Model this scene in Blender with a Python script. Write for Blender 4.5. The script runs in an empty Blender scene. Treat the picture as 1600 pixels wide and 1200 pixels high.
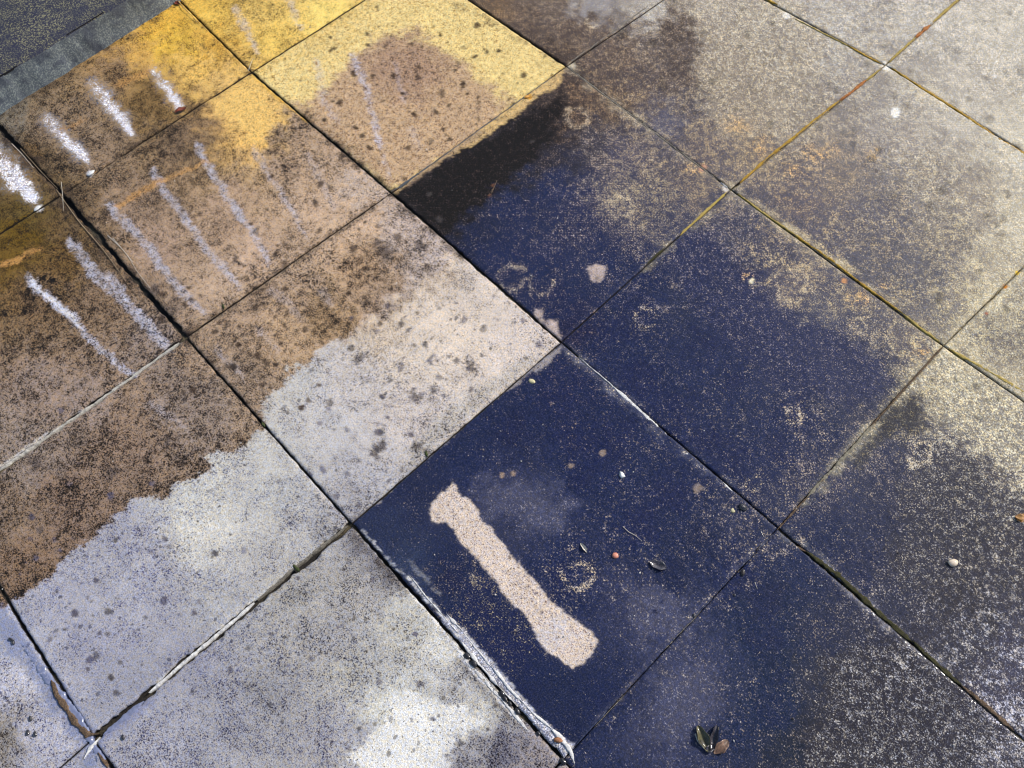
import bpy, bmesh, math, random
import numpy as np
from mathutils import Vector, Matrix

rng = random.Random(7)
scene = bpy.context.scene

# ------------------------------------------------------------------ camera, sky, sun, exposure
cam_data = bpy.data.cameras.new('camera')
cam = bpy.data.objects.new('camera', cam_data)
scene.collection.objects.link(cam)
B = Matrix(((0.68515406, -0.63885928, 0.3498896), (0.72731948, 0.62617368, -0.2809144), (-0.03962688, 0.44695116, 0.89368024)))
cam.matrix_world = Matrix.Translation((0.92183, -0.04158, 1.20319)) @ B.to_4x4()
cam_data.sensor_width = 36.0
cam_data.lens = 28.872
cam_data.clip_start = 0.02
cam_data.clip_end = 500.0
scene.camera = cam

SUN_AZ = Vector((0.25, 0.97))       # where the sun stands, seen from the patio
SUN_EL = math.radians(38)
world = bpy.data.worlds.new('World')
scene.world = world
world.use_nodes = True
wn = world.node_tree
wn.nodes.clear()
sky = wn.nodes.new('ShaderNodeTexSky')
sky.sky_type = 'NISHITA'
sky.sun_disc = False
sky.sun_elevation = SUN_EL
sky.sun_rotation = math.atan2(SUN_AZ.x, SUN_AZ.y)
bg = wn.nodes.new('ShaderNodeBackground')
bg.inputs['Strength'].default_value = 0.12
wo = wn.nodes.new('ShaderNodeOutputWorld')
wn.links.new(sky.outputs[0], bg.inputs[0])
wn.links.new(bg.outputs[0], wo.inputs[0])
sd = bpy.data.lights.new('sun', 'SUN')
sd.energy = 4.0
sd.angle = math.radians(0.5)
sd.color = (1.0, 0.95, 0.87)
sun = bpy.data.objects.new('sun', sd)
scene.collection.objects.link(sun)
sdir = Vector((SUN_AZ.x * math.cos(SUN_EL), SUN_AZ.y * math.cos(SUN_EL), math.sin(SUN_EL))).normalized()
sun.rotation_euler = sdir.to_track_quat('Z', 'Y').to_euler()
sun.location = (0, 0, 5)
vs = scene.view_settings
vs.view_transform = 'Standard'
vs.look = 'None'
vs.exposure = 0.30
vs.gamma = 1.0
vs.use_curve_mapping = False
scene.cycles.filter_width = 1.25

KR, KG, KB = 1.18, 1.20, 1.27        # display light per unit of base colour under this sun and sky


def lin(c):
    c = np.asarray(c, float) / 255.0
    return np.where(c <= 0.04045, c / 12.92, ((c + 0.055) / 1.055) ** 2.4)


def alb(c):
    return np.clip(lin(c) / np.array([KR, KG, KB]), 0.002, 0.82)


# ------------------------------------------------------------------ survey of the patio
S = 0.45                              # a slab is 45 cm square
HM = np.array([[427.38695, 817.32568, 295.93047], [434.92401, -448.14574, 529.726], [-0.24952915, 0.19826607, 1.0]])
HI = np.linalg.inv(HM)


def G(x, y):
    q = HI @ np.array([x, y, 1.0])
    return np.array([q[0] / q[2], q[1] / q[2]])


def fwd(gx, gy):
    w = HM[2, 0] * gx + HM[2, 1] * gy + 1.0
    return (HM[0, 0] * gx + HM[0, 1] * gy + HM[0, 2]) / w, (HM[1, 0] * gx + HM[1, 1] * gy + HM[1, 2]) / w


CORNER = {(0, 0): (290, 527), (1, 0): (550, 820), (2, 0): (884, 1192), (0, 1): (610, 302), (0, 2): (882, 105),
          (1, 1): (877, 537), (1, 2): (1141, 299), (1, 3): (1382, 105), (2, 1): (1218, 830), (2, 2): (1476, 545),
          (-1, 0): (95, 303), (-1, 1): (390, 112), (1, -1): (148, 1154), (0, -1): (-78, 790), (3, 1): (1649, 1202), (2, 3): (1710, 314), (0, 3): (1104, -47)}


def corner(i, j):
    if (i, j) in CORNER:
        return G(*CORNER[(i, j)])
    if i == -2:
        return np.array([(-1.60 - 0.03 * j) * S - 0.03, corner_free(j)])
    return np.array([i * S, j * S])


def corner_free(j):
    if j == 1:
        return G(280, 0)[1] - 0.002
    if j == 0:
        return G(0, 200)[1]
    return j * S


# ------------------------------------------------------------------ noise on arrays
def _hash(ix, iy, seed):
    h = (ix.astype(np.int64) * 374761393 + iy.astype(np.int64) * 668265263 + seed * 2147483647) & 0xFFFFFFFF
    h = ((h ^ (h >> 13)) * 1274126177) & 0xFFFFFFFF
    h = ((h ^ (h >> 16)) * 2246822519) & 0xFFFFFFFF
    return ((h ^ (h >> 15)) & 0xFFFFFF) / float(0xFFFFFF)


def vnoise(x, y, seed=0):
    ix, iy = np.floor(x), np.floor(y)
    fx, fy = x - ix, y - iy
    fx = fx * fx * (3 - 2 * fx)
    fy = fy * fy * (3 - 2 * fy)
    a = _hash(ix, iy, seed)
    b = _hash(ix + 1, iy, seed)
    c = _hash(ix, iy + 1, seed)
    d = _hash(ix + 1, iy + 1, seed)
    return (a * (1 - fx) + b * fx) * (1 - fy) + (c * (1 - fx) + d * fx) * fy


def fbm(x, y, freq, octs=3, seed=0, gain=0.5):
    """-1..1"""
    t = np.zeros_like(x)
    amp, tot = 1.0, 0.0
    for o in range(octs):
        a = 0.6 + o * 1.1
        xr = x * math.cos(a) - y * math.sin(a)
        yr = x * math.sin(a) + y * math.cos(a)
        t += amp * (vnoise(xr * freq + 17.3 * o, yr * freq - 9.1 * o, seed + o * 31) * 2 - 1)
        tot += amp
        amp *= gain
        freq *= 2.03
    return t / tot * 1.5


def sstep(a, b, x):
    t = np.clip((x - a) / (b - a), 0, 1)
    return t * t * (3 - 2 * t)


def seg_dist(px, py, pts, closed=False):
    best = np.full(px.shape, 1e9)
    n = len(pts)
    tpar = np.zeros(px.shape)
    for k in range(n if closed else n - 1):
        ax, ay = pts[k][:2]
        bx, by = pts[(k + 1) % n][:2]
        dx, dy = bx - ax, by - ay
        L = dx * dx + dy * dy + 1e-9
        t = np.clip(((px - ax) * dx + (py - ay) * dy) / L, 0, 1)
        d = np.hypot(px - ax - t * dx, py - ay - t * dy)
        m = d < best
        best = np.where(m, d, best)
        tpar = np.where(m, (k + t) / max(1, n - 1), tpar)
    return best, tpar


def poly_sdf(px, py, pts):
    """negative inside"""
    d, _ = seg_dist(px, py, pts, True)
    ins = np.zeros(px.shape, bool)
    n = len(pts)
    for k in range(n):
        ax, ay = pts[k]
        bx, by = pts[(k + 1) % n]
        if ay == by:
            continue
        c = ((ay > py) != (by > py)) & (px < (bx - ax) * (py - ay) / (by - ay) + ax)
        ins ^= c
    return np.where(ins, -d, d)


# ------------------------------------------------------------------ materials
def new_mat(name):
    m = bpy.data.materials.new(name)
    m.use_nodes = True
    nt = m.node_tree
    for n in list(nt.nodes):
        nt.nodes.remove(n)
    out = nt.nodes.new('ShaderNodeOutputMaterial')
    bs = nt.nodes.new('ShaderNodeBsdfPrincipled')
    nt.links.new(bs.outputs[0], out.inputs[0])
    return m, nt, bs


class NT:
    def __init__(s, nt):
        s.nt = nt

    def put(s, sock, v):
        if isinstance(v, (int, float)):
            sock.default_value = v
        elif isinstance(v, (tuple, list)):
            sock.default_value = v
        else:
            s.nt.links.new(v, sock)

    def math(s, op, a, b=0.0, c=0.0, clamp=False):
        n = s.nt.nodes.new('ShaderNodeMath')
        n.operation = op
        n.use_clamp = clamp
        s.put(n.inputs[0], a)
        s.put(n.inputs[1], b)
        s.put(n.inputs[2], c)
        return n.outputs[0]

    def noise(s, vec, scale, detail=2.0, rough=0.5):
        n = s.nt.nodes.new('ShaderNodeTexNoise')
        s.put(n.inputs['Vector'], vec)
        n.inputs['Scale'].default_value = scale
        n.inputs['Detail'].default_value = detail
        n.inputs['Roughness'].default_value = rough
        return n.outputs[0]

    def mixc(s, f, a, b, mode='MIX'):
        n = s.nt.nodes.new('ShaderNodeMix')
        n.data_type = 'RGBA'
        n.blend_type = mode
        s.put(n.inputs[0], f)
        s.put(n.inputs[6], a)
        s.put(n.inputs[7], b)
        return n.outputs[2]

    def attr(s, name):
        n = s.nt.nodes.new('ShaderNodeAttribute')
        n.attribute_name = name
        return n

    def maprange(s, v, a, b, c, d, smooth=False):
        n = s.nt.nodes.new('ShaderNodeMapRange')
        if smooth:
            n.interpolation_type = 'SMOOTHSTEP'
        s.put(n.inputs[0], v)
        s.put(n.inputs[1], a)
        s.put(n.inputs[2], b)
        s.put(n.inputs[3], c)
        s.put(n.inputs[4], d)
        return n.outputs[0]


def slab_material():
    m, nt, bs = new_mat('weathered_concrete')
    N = NT(nt)
    geo = nt.nodes.new('ShaderNodeNewGeometry')
    pos = geo.outputs['Position']
    ca = N.attr('ground_tone').outputs['Color']
    cb = N.attr('speck_tone').outputs['Color']
    f = nt.nodes.new('ShaderNodeSeparateXYZ')
    nt.links.new(N.attr('surface').outputs['Vector'], f.inputs[0])
    cov, wet, lat = f.outputs
    spot = N.attr('spots').outputs['Fac']
    coarse = N.attr('coarse').outputs['Fac']
    # moulded anti-slip pimples, a diagonal lattice
    sp = nt.nodes.new('ShaderNodeSeparateXYZ')
    nt.links.new(pos, sp.inputs[0])
    wob = N.math('MULTIPLY', N.noise(pos, 150, 2), 3.4)
    kx = N.math('COSINE', N.math('ADD', N.math('MULTIPLY', sp.outputs[0], 790.0), wob))
    ky = N.math('COSINE', N.math('ADD', N.math('MULTIPLY', sp.outputs[1], 790.0), wob))
    dots = N.math('MULTIPLY', kx, ky)
    pim = N.math('POWER', N.math('MAXIMUM', dots, 0.0), 1.6)
    # grain
    n1 = N.noise(pos, 470, 3, 0.72)
    n2 = N.noise(pos, 95, 3, 0.6)
    n3 = N.noise(pos, 1100, 1.5, 0.6)
    g = N.math('ADD', N.math('MULTIPLY', n1, N.maprange(coarse, 0, 1, 0.80, 0.46)), N.math('MULTIPLY', n2, N.maprange(coarse, 0, 1, 0.20, 0.54)))
    g = N.math('ADD', g, N.math('MULTIPLY', N.math('MULTIPLY', N.math('SUBTRACT', pim, 0.25), lat), 0.11))
    g = N.math('ADD', g, N.math('MULTIPLY', N.math('SUBTRACT', n3, 0.5), 0.22))
    cr = nt.nodes.new('ShaderNodeFloatCurve')
    c = cr.mapping.curves[0]
    pts = [(0, 0.86), (0.05, 0.70), (0.1, 0.635), (0.2, 0.585), (0.35, 0.53), (0.5, 0.495), (0.7, 0.44), (1, 0.15)]
    c.points[0].location = pts[0]
    c.points[1].location = pts[-1]
    for p in pts[1:-1]:
        c.points.new(*p)
    cr.mapping.update()
    nt.links.new(cov, cr.inputs['Value'])
    d = N.math('SUBTRACT', g, cr.outputs[0])
    speck = N.maprange(d, N.maprange(coarse, 0, 1, -0.035, -0.085), N.maprange(coarse, 0, 1, 0.045, 0.11), 0, 1, True)
    deep = N.math('ADD', speck, N.math('MULTIPLY', N.maprange(d, 0.03, 0.12, 0, 0.75), N.math('SUBTRACT', 1.0, coarse, 0.0, True)))
    mx = nt.nodes.new('ShaderNodeMix')
    mx.data_type = 'RGBA'
    mx.clamp_factor = False
    nt.links.new(deep, mx.inputs[0])
    nt.links.new(ca, mx.inputs[6])
    nt.links.new(cb, mx.inputs[7])
    hs = nt.nodes.new('ShaderNodeVectorMath')
    hs.operation = 'MAXIMUM'
    nt.links.new(mx.outputs[2], hs.inputs[0])
    hs.inputs[1].default_value = (0.006, 0.005, 0.005)
    hm = nt.nodes.new('ShaderNodeVectorMath')
    hm.operation = 'MINIMUM'
    nt.links.new(hs.outputs[0], hm.inputs[0])
    hm.inputs[1].default_value = (0.85, 0.85, 0.85)
    col = hm.outputs[0]
    # silt caught in the wet film
    dustf = N.math('MULTIPLY', N.maprange(N.math('ADD', N.math('MULTIPLY', n1, .6), N.math('MULTIPLY', n3, .4)), 0.46, 0.66, 0, 0.42), N.math('MULTIPLY', wet, N.math('SUBTRACT', 1.0, speck)))
    col = N.mixc(dustf, col, (0.062, 0.060, 0.082, 1))
    # pinholes and black grains on the bare slabs
    n5 = N.noise(pos, 290, 1.5, 0.5)
    pin = N.math('MULTIPLY', N.maprange(N.math('ADD', n5, N.math('MULTIPLY', spot, 0.12)), 0.690, 0.735, 0, 0.85, True), N.math('GREATER_THAN', spot, 0.03))
    pc = N.mixc(1.0, cb, (0.20, 0.18, 0.18, 1), 'MULTIPLY')
    col = N.mixc(pin, col, pc)
    # round lichen spots
    vo = nt.nodes.new('ShaderNodeTexVoronoi')
    vo.inputs['Scale'].default_value = 100
    dis = nt.nodes.new('ShaderNodeVectorMath')
    dis.operation = 'ADD'
    nn = nt.nodes.new('ShaderNodeTexNoise')
    nn.inputs['Scale'].default_value = 300
    nt.links.new(pos, nn.inputs['Vector'])
    sc = nt.nodes.new('ShaderNodeVectorMath')
    sc.operation = 'SCALE'
    sc.inputs[3].default_value = 0.006
    nt.links.new(nn.outputs['Color'], sc.inputs[0])
    nt.links.new(pos, dis.inputs[0])
    nt.links.new(sc.outputs[0], dis.inputs[1])
    nt.links.new(dis.outputs[0], vo.inputs['Vector'])
    vcol = nt.nodes.new('ShaderNodeSeparateColor')
    nt.links.new(vo.outputs['Color'], vcol.inputs[0])
    keep = N.math('LESS_THAN', vcol.outputs[0], spot)
    rad = N.maprange(N.math('POWER', vcol.outputs[1], 1.6), 0, 1, 0.11, 0.36)
    blob = N.maprange(N.math('SUBTRACT', vo.outputs['Distance'], rad), -0.05, 0.03, 1, 0, True)
    blob = N.math('MULTIPLY', N.math('MULTIPLY', blob, keep), N.maprange(vcol.outputs[2], 0, 1, 0.45, 0.95))
    st = N.mixc(1.0, cb, (0.22, 0.21, 0.24, 1), 'MULTIPLY')
    col = N.mixc(blob, col, st)
    # grain in brightness
    n4 = N.noise(pos, 640, 2, 0.6)
    jit = N.math('MULTIPLY', N.maprange(n3, 0.30, 0.70, 0.74, 1.26), N.maprange(n4, 0.30, 0.70, 0.60, 1.40))
    jit = N.math('MULTIPLY', jit, N.maprange(n1, 0.32, 0.68, 0.70, 1.30))
    jit = N.math('MULTIPLY', jit, N.maprange(N.noise(pos, 22, 3, 0.6), 0.3, 0.7, 0.92, 1.08))
    cj = nt.nodes.new('ShaderNodeCombineColor')
    for k in range(3):
        nt.links.new(jit, cj.inputs[k])
    col = N.mixc(1.0, col, cj.outputs[0], 'MULTIPLY')
    hue = N.maprange(N.noise(pos, 230, 2, 0.6), 0.4, 0.6, 0, 1)
    tint = N.mixc(hue, (1.08, 1.0, 0.88, 1), (0.94, 0.98, 1.12, 1))
    col = N.mixc(1.0, col, tint, 'MULTIPLY')
    nt.links.new(col, bs.inputs['Base Color'])
    dry = N.math('SUBTRACT', 1.0, N.math('MULTIPLY', speck, 0.8))
    w = N.math('MULTIPLY', wet, dry)
    rough = N.maprange(w, 0, 1, 0.92, 0.5)
    nt.links.new(rough, bs.inputs['Roughness'])
    nt.links.new(N.maprange(w, 0, 1, 0.18, 0.06), bs.inputs['Specular IOR Level'])
    nt.links.new(w, bs.inputs['Coat Weight'])
    bs.inputs['Coat Roughness'].default_value = 0.06
    bs.inputs['Coat IOR'].default_value = 1.33
    # relief
    h = N.math('ADD', N.math('MULTIPLY', n1, 0.7), N.math('MULTIPLY', n3, 0.35))
    h = N.math('ADD', h, N.math('MULTIPLY', N.math('MULTIPLY', dots, 0.16), N.math('ADD', lat, 0.25)))
    bu = nt.nodes.new('ShaderNodeBump')
    bu.inputs['Distance'].default_value = 0.0012
    nt.links.new(N.maprange(w, 0, 1, 0.75, 0.12), bu.inputs['Strength'])
    nt.links.new(h, bu.inputs['Height'])
    nt.links.new(bu.outputs[0], bs.inputs['Normal'])
    bc = nt.nodes.new('ShaderNodeBump')
    bc.inputs['Distance'].default_value = 0.001
    bc.inputs['Strength'].default_value = 0.06
    nt.links.new(n2, bc.inputs['Height'])
    nt.links.new(bc.outputs[0], bs.inputs['Coat Normal'])
    return m


def simple_mat(name, c1, c2, scale=300, rough=0.85, bump=0.5, dist=0.001, coat=0.0, spec=0.4):
    m, nt, bs = new_mat(name)
    N = NT(nt)
    tc = nt.nodes.new('ShaderNodeTexCoord')
    v = tc.outputs['Object']
    n = N.noise(v, scale, 4, 0.65)
    n2 = N.noise(v, scale * 0.2, 2, 0.5)
    k = N.math('ADD', N.math('MULTIPLY', n, 0.7), N.math('MULTIPLY', n2, 0.3))
    a = tuple(alb(c1)) + (1,)
    b = tuple(alb(c2)) + (1,)
    col = N.mixc(N.maprange(k, 0.38, 0.62, 0, 1), a, b)
    nt.links.new(col, bs.inputs['Base Color'])
    bs.inputs['Roughness'].default_value = rough
    bs.inputs['Specular IOR Level'].default_value = spec
    bs.inputs['Coat Weight'].default_value = coat
    bs.inputs['Coat Roughness'].default_value = 0.08
    bu = nt.nodes.new('ShaderNodeBump')
    bu.inputs['Strength'].default_value = bump
    bu.inputs['Distance'].default_value = dist
    nt.links.new(n, bu.inputs['Height'])
    nt.links.new(bu.outputs[0], bs.inputs['Normal'])
    return m


# ------------------------------------------------------------------ object helpers
def link(o, parent=None):
    scene.collection.objects.link(o)
    if parent is not None:
        o.parent = parent
    return o


def mesh_obj(name, verts, faces, mat, parent=None, smooth=False):
    me = bpy.data.meshes.new(name)
    me.from_pydata([tuple(map(float, v)) for v in verts], [], faces)
    me.materials.append(mat)
    me.update()
    if smooth:
        for p in me.polygons:
            p.use_smooth = True
    return link(bpy.data.objects.new(name, me), parent)


def tag(o, label, cat, group=None):
    o['label'] = label
    o['category'] = cat
    if group:
        o['group'] = group
    return o


def empty(name, loc=(0, 0, 0)):
    e = bpy.data.objects.new(name, None)
    e.empty_display_size = 0.02
    e.location = loc
    return link(e)


# ------------------------------------------------------------------ the setting: patio with its bed and slabs
bed_mat = simple_mat('black_joint_dirt', (22, 20, 20), (44, 38, 34), 500, 0.8, 0.8, 0.003)
side_mat = simple_mat('slab_side', (60, 52, 46), (36, 32, 30), 400, 0.9)


def grid_mesh_fast(name, P, nx, ny, mat, extra_faces=None):
    """P (n,3); quad grid nx x ny of vertices"""
    idx = np.arange(nx * ny).reshape(nx, ny)
    q = np.stack([idx[:-1, :-1], idx[1:, :-1], idx[1:, 1:], idx[:-1, 1:]], -1).reshape(-1, 4)
    me = bpy.data.meshes.new(name)
    me.vertices.add(len(P))
    me.vertices.foreach_set('co', P.astype(np.float32).ravel())
    me.loops.add(q.size)
    me.loops.foreach_set('vertex_index', q.astype(np.int32).ravel())
    me.polygons.add(len(q))
    me.polygons.foreach_set('loop_start', np.arange(0, q.size, 4, dtype=np.int32))
    me.polygons.foreach_set('loop_total', np.full(len(q), 4, np.int32))
    me.update(calc_edges=True)
    me.polygons.foreach_set('use_smooth', np.ones(len(q), bool))
    me.materials.append(mat)
    return me


# ground sheet under everything, reaching far past the picture
gv = [(-60, -60, -0.075), (60, -60, -0.075), (60, 60, -0.075), (-60, 60, -0.075)]
ground = mesh_obj('ground', gv, [(0, 1, 2, 3)], simple_mat('packed_earth', (92, 80, 66), (60, 52, 44), 8, 0.95))
ground['kind'] = 'structure'

bx0, bx1, by0, by1 = -0.78, 6 * S + 0.3, -4 * S, 7 * S
nb = 420
X, Y = np.meshgrid(np.linspace(bx0, bx1, nb), np.linspace(by0, by1, nb), indexing='ij')
Z = -0.008 + 0.003 * fbm(X, Y, 60, 3, 5)
bpx, bpy_ = fwd(X, Y)
fill = np.clip((bpx - 1000 - .55 * (bpy_ - 200)) / 160, 0, 1)
fill = np.where((HM[2, 0] * X + HM[2, 1] * Y + 1) > .1, fill, 0)
Z = np.minimum(Z + .0045 * fill + .0022 * fbm(X, Y, 16, 2, 41), -.0036)
pm_ = grid_mesh_fast('patio', np.stack([X.ravel(), Y.ravel(), Z.ravel()], 1), nb, nb, bed_mat)
fa = pm_.attributes.new('fill', 'FLOAT', 'POINT')
fa.data.foreach_set('value', np.clip(fill + .25 * np.clip(fbm(X, Y, 16, 2, 41), 0, 1), 0, 1).astype(np.float32).ravel())
bnt = bed_mat.node_tree
bN = NT(bnt)
bb = next(n for n in bnt.nodes if n.type == 'BSDF_PRINCIPLED')
oldc = bb.inputs['Base Color'].links[0].from_socket
tanc = bN.mixc(bN.maprange(bN.noise(bnt.nodes.new('ShaderNodeNewGeometry').outputs['Position'], 260, 3, .6), .42, .6, 0, 1), tuple(alb((96, 84, 64))) + (1,), tuple(alb((184, 166, 120))) + (1,))
bnt.links.new(bN.mixc(bN.attr('fill').outputs['Fac'], oldc, tanc), bb.inputs['Base Color'])
patio = link(bpy.data.objects.new('patio', pm_))
patio['kind'] = 'structure'
patio['label'] = 'patio bed of square concrete slabs laid in a diagonal grid'

# half widths of the joints in metres: lines along u at constant v, and lines along v at constant u
GAP_A = {(0, -2): .0045, (0, -1): .0042, (0, 0): .0022, (0, 1): .0032, (1, -2): .0018, (1, -1): .0026, (1, 0): .0026,
         (1, 1): .0012, (1, 2): .0022, (2, 0): .0010, (2, 1): .0016, (2, -1): .0020, (2, 2): .0010, (3, 0): .0016, (3, 1): .0022, (-1, 1): .0030, (-1, 0): .003}
GAP_B = {(-1, -1): .0020, (-1, 0): .0024, (-1, 1): .0016, (0, -1): .0046, (0, 0): .0022, (0, 1): .0015, (0, 2): .0008,
         (1, -1): .0050, (1, 0): .0014, (1, 1): .0012, (1, 2): .0018, (1, 3): .0012, (2, 0): .0005, (2, 1): .0010, (2, 2): .0009, (-1, 2): .001}

# right-hand edge of the pale slabs: the wet slabs beyond carry painted navy sky
LEFT = lambda i, j: (j <= -1) or (j == 0 and i <= 0) or (j == 1 and i <= -1)

LABELS = {
    (-2, 0): 'narrow brown slab at the foot of the step with three white streaks',
    (-2, 1): 'golden yellow slab beside the top corner of the step',
    (-1, 0): 'tan slab crossed by four long white streaks and an orange one',
    (-1, 1): 'bright yellow slab with a pinkish tan middle',
    (-1, -1): 'dark olive brown slab at the left edge of the patio',
    (0, -1): 'brown slab with painted pale grey reflection along a stepped edge',
    (0, 0): 'slab half tan, half pale, peppered with dark spots',
    (1, -1): 'pale grey slab with a whiter patch beside the wide lime line',
    (1, 0): 'navy wet slab with a pale bone shape across it',
    (0, 1): 'slab black at one corner and wet navy over the rest',
    (1, 1): 'large navy wet slab without any pale patch',
    (1, 2): 'grey slab flecked with yellow lichen between two yellow joints',
    (0, 2): 'slab going from dark brown to dry grey',
    (0, 3): 'dry pale slab at the top edge with rusty joint beside it',
    (1, 3): 'driest and palest slab in the far corner',
    (2, 1): 'slab with navy corner and cream speckled far side',
    (2, 0): 'slab with navy water one side and black speckled white the other',
    (2, 2): 'grey slab with cream lichen along its joints',
    (-1, 2): 'dark brown slab beside the bright yellow one',
}

slabs = []
allP, allU = [], []
for i in range(-2, 6):
    for j in range(-4, 7):
        c00, c10, c11, c01 = corner(i, j), corner(i + 1, j), corner(i + 1, j + 1), corner(i, j + 1)
        fx, fy = fwd(np.array([c[0] for c in (c00, c10, c11, c01)]), np.array([c[1] for c in (c00, c10, c11, c01)]))
        den = [HM[2, 0] * c[0] + HM[2, 1] * c[1] + 1 for c in (c00, c10, c11, c01)]
        if min(den) < 0.12:
            continue
        vis = fx.max() > -20 and fx.min() < 1620 and fy.max() > -20 and fy.min() < 1220
        far = fx.max() < -700 or fx.min() > 2400 or fy.max() < -700 or fy.min() > 1900
        if far:
            continue
        wid = np.linalg.norm(c10 - c00)
        lpx = max(np.hypot(fx[1] - fx[0], fy[1] - fy[0]), np.hypot(fx[2] - fx[1], fy[2] - fy[1]))
        n = int(np.clip(lpx * 0.64 / 1.65, 90, 230)) if vis else 24
        u = np.linspace(0, 1, n)
        # extra rows hugging the rim for the worn edge
        u = np.concatenate([[0, .0035, .008, .014], u[(u > .018) & (u < .982)], [.986, .992, .9965, 1]])
        n = len(u)
        U, V = np.meshgrid(u, u, indexing='ij')
        Pxy = (c00[None, None] * ((1 - U) * (1 - V))[..., None] + c10[None, None] * (U * (1 - V))[..., None]
               + c11[None, None] * (U * V)[..., None] + c01[None, None] * ((1 - U) * V)[..., None])
        # gaps
        gA0, gA1 = GAP_A.get((j, i), .0016), GAP_A.get((j + 1, i), .0016)
        gB0, gB1 = GAP_B.get((i, j), .0015), GAP_B.get((i + 1, j), .0015)
        if i == -2:
            gB0 = 0.0
        X, Y = Pxy[..., 0], Pxy[..., 1]
        jag = lambda s: 1 + 0.55 * fbm(X, Y, 120, 3, s) + 0.9 * np.clip(fbm(X, Y, 26, 2, s + 7) - .35, 0, 1)
        # vary noise side by side: seed differs per slab so facing arrises do not mirror
        sd_ = (i + 9) * 13 + (j + 9) * 7
        fu = 1 - 2 * U
        e = 0.06
        gB0, gB1, gA0, gA1 = [q_ * (.62 if q_ < .004 else .85) for q_ in (gB0, gB1, gA0, gA1)]
        chip = lambda s: .0022 * np.clip(fbm(X, Y, 38, 3, s + 60) - .5, 0, 1)
        du = gB0 * jag(sd_) * np.clip(1 - U / e, 0, 1) - gB1 * jag(sd_ + 1) * np.clip(1 - (1 - U) / e, 0, 1)
        dv = gA0 * jag(sd_ + 2) * np.clip(1 - V / e, 0, 1) - gA1 * jag(sd_ + 3) * np.clip(1 - (1 - V) / e, 0, 1)
        du = du + chip(sd_) * np.clip(1 - U / e, 0, 1) - chip(sd_ + 1) * np.clip(1 - (1 - U) / e, 0, 1)
        dv = dv + chip(sd_ + 2) * np.clip(1 - V / e, 0, 1) - chip(sd_ + 3) * np.clip(1 - (1 - V) / e, 0, 1)
        eu = (c10 - c00) / wid
        ev = (c01 - c00) / np.linalg.norm(c01 - c00)
        X = X + du * eu[0] + dv * ev[0]
        Y = Y + du * eu[1] + dv * ev[1]
        # relief: gentle tilt, hollows, worn arris, chips
        rr = random.Random(sd_)
        tilt = (rr.uniform(-.0012, .0012), rr.uniform(-.0012, .0012), rr.uniform(-.0009, .0009))
        Z = tilt[0] * (U - .5) + tilt[1] * (V - .5) + tilt[2]
        Z = Z + 0.0006 * fbm(X, Y, 9, 2, 3) + 0.00022 * fbm(X, Y, 140, 2, 8)
        side = np.minimum.reduce([U * wid, (1 - U) * wid, V * S, (1 - V) * S])
        wear = 0.0032 * (1 + 0.7 * fbm(X, Y, 55, 2, sd_ + 5))
        Z = Z - 0.0022 * (np.clip(1 - side / np.maximum(wear, .0012), 0, 1)) ** 1.6
        slabs.append(dict(i=i, j=j, n=n, X=X, Y=Y, Z=Z, U=U, V=V, side=side, vis=vis))

GX = np.concatenate([s['X'].ravel() for s in slabs])
GY = np.concatenate([s['Y'].ravel() for s in slabs])
GU = np.concatenate([s['U'].ravel() for s in slabs])
GV = np.concatenate([s['V'].ravel() for s in slabs])
SIDE = np.concatenate([s['side'].ravel() for s in slabs])
SI = np.concatenate([np.full(s['n'] ** 2, s['i']) for s in slabs])
SJ = np.concatenate([np.full(s['n'] ** 2, s['j']) for s in slabs])
isleft = (SJ <= -1) | ((SJ == 0) & (SI <= 0)) | ((SJ == 1) & (SI <= -1))
PX, PY = fwd(GX, GY)
NV = len(GX)
# noises shared by the layers
e1 = fbm(GX, GY, 60, 3, 11)
e2 = fbm(GX, GY, 60, 3, 12)
e3 = fbm(GX, GY, 300, 2, 13)
e4 = fbm(GX, GY, 300, 2, 14)
big = fbm(GX, GY, 12, 4, 15, .6)
mid = fbm(GX, GY, 45, 4, 16, .6)
fin = fbm(GX, GY, 170, 3, 17, .6)


def idw(tab, sel, p=3.2, warp=14):
    """tab rows: x, y, A rgb, B rgb, cov, wet. Returns arrays blended by inverse distance."""
    qx, qy = (PX + warp * e1)[sel].astype(np.float32), (PY + warp * e2)[sel].astype(np.float32)
    ns = len(qx)
    num = np.zeros((ns, 8), np.float32)
    den = np.zeros(ns, np.float32)
    for r in tab:
        x, y, A, Bc, cov, wet = r
        w = 1e6 / ((qx - x) ** 2 + (qy - y) ** 2 + 260) ** np.float32(p / 2)
        c_ = np.concatenate([alb(A) ** .5, alb(Bc) ** .5, [cov, wet]]).astype(np.float32)
        for q_ in range(8):
            num[:, q_] += w * c_[q_]
        den += w
    num /= den[:, None]
    out = np.zeros((NV, 8))
    out[sel] = num
    return out


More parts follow.
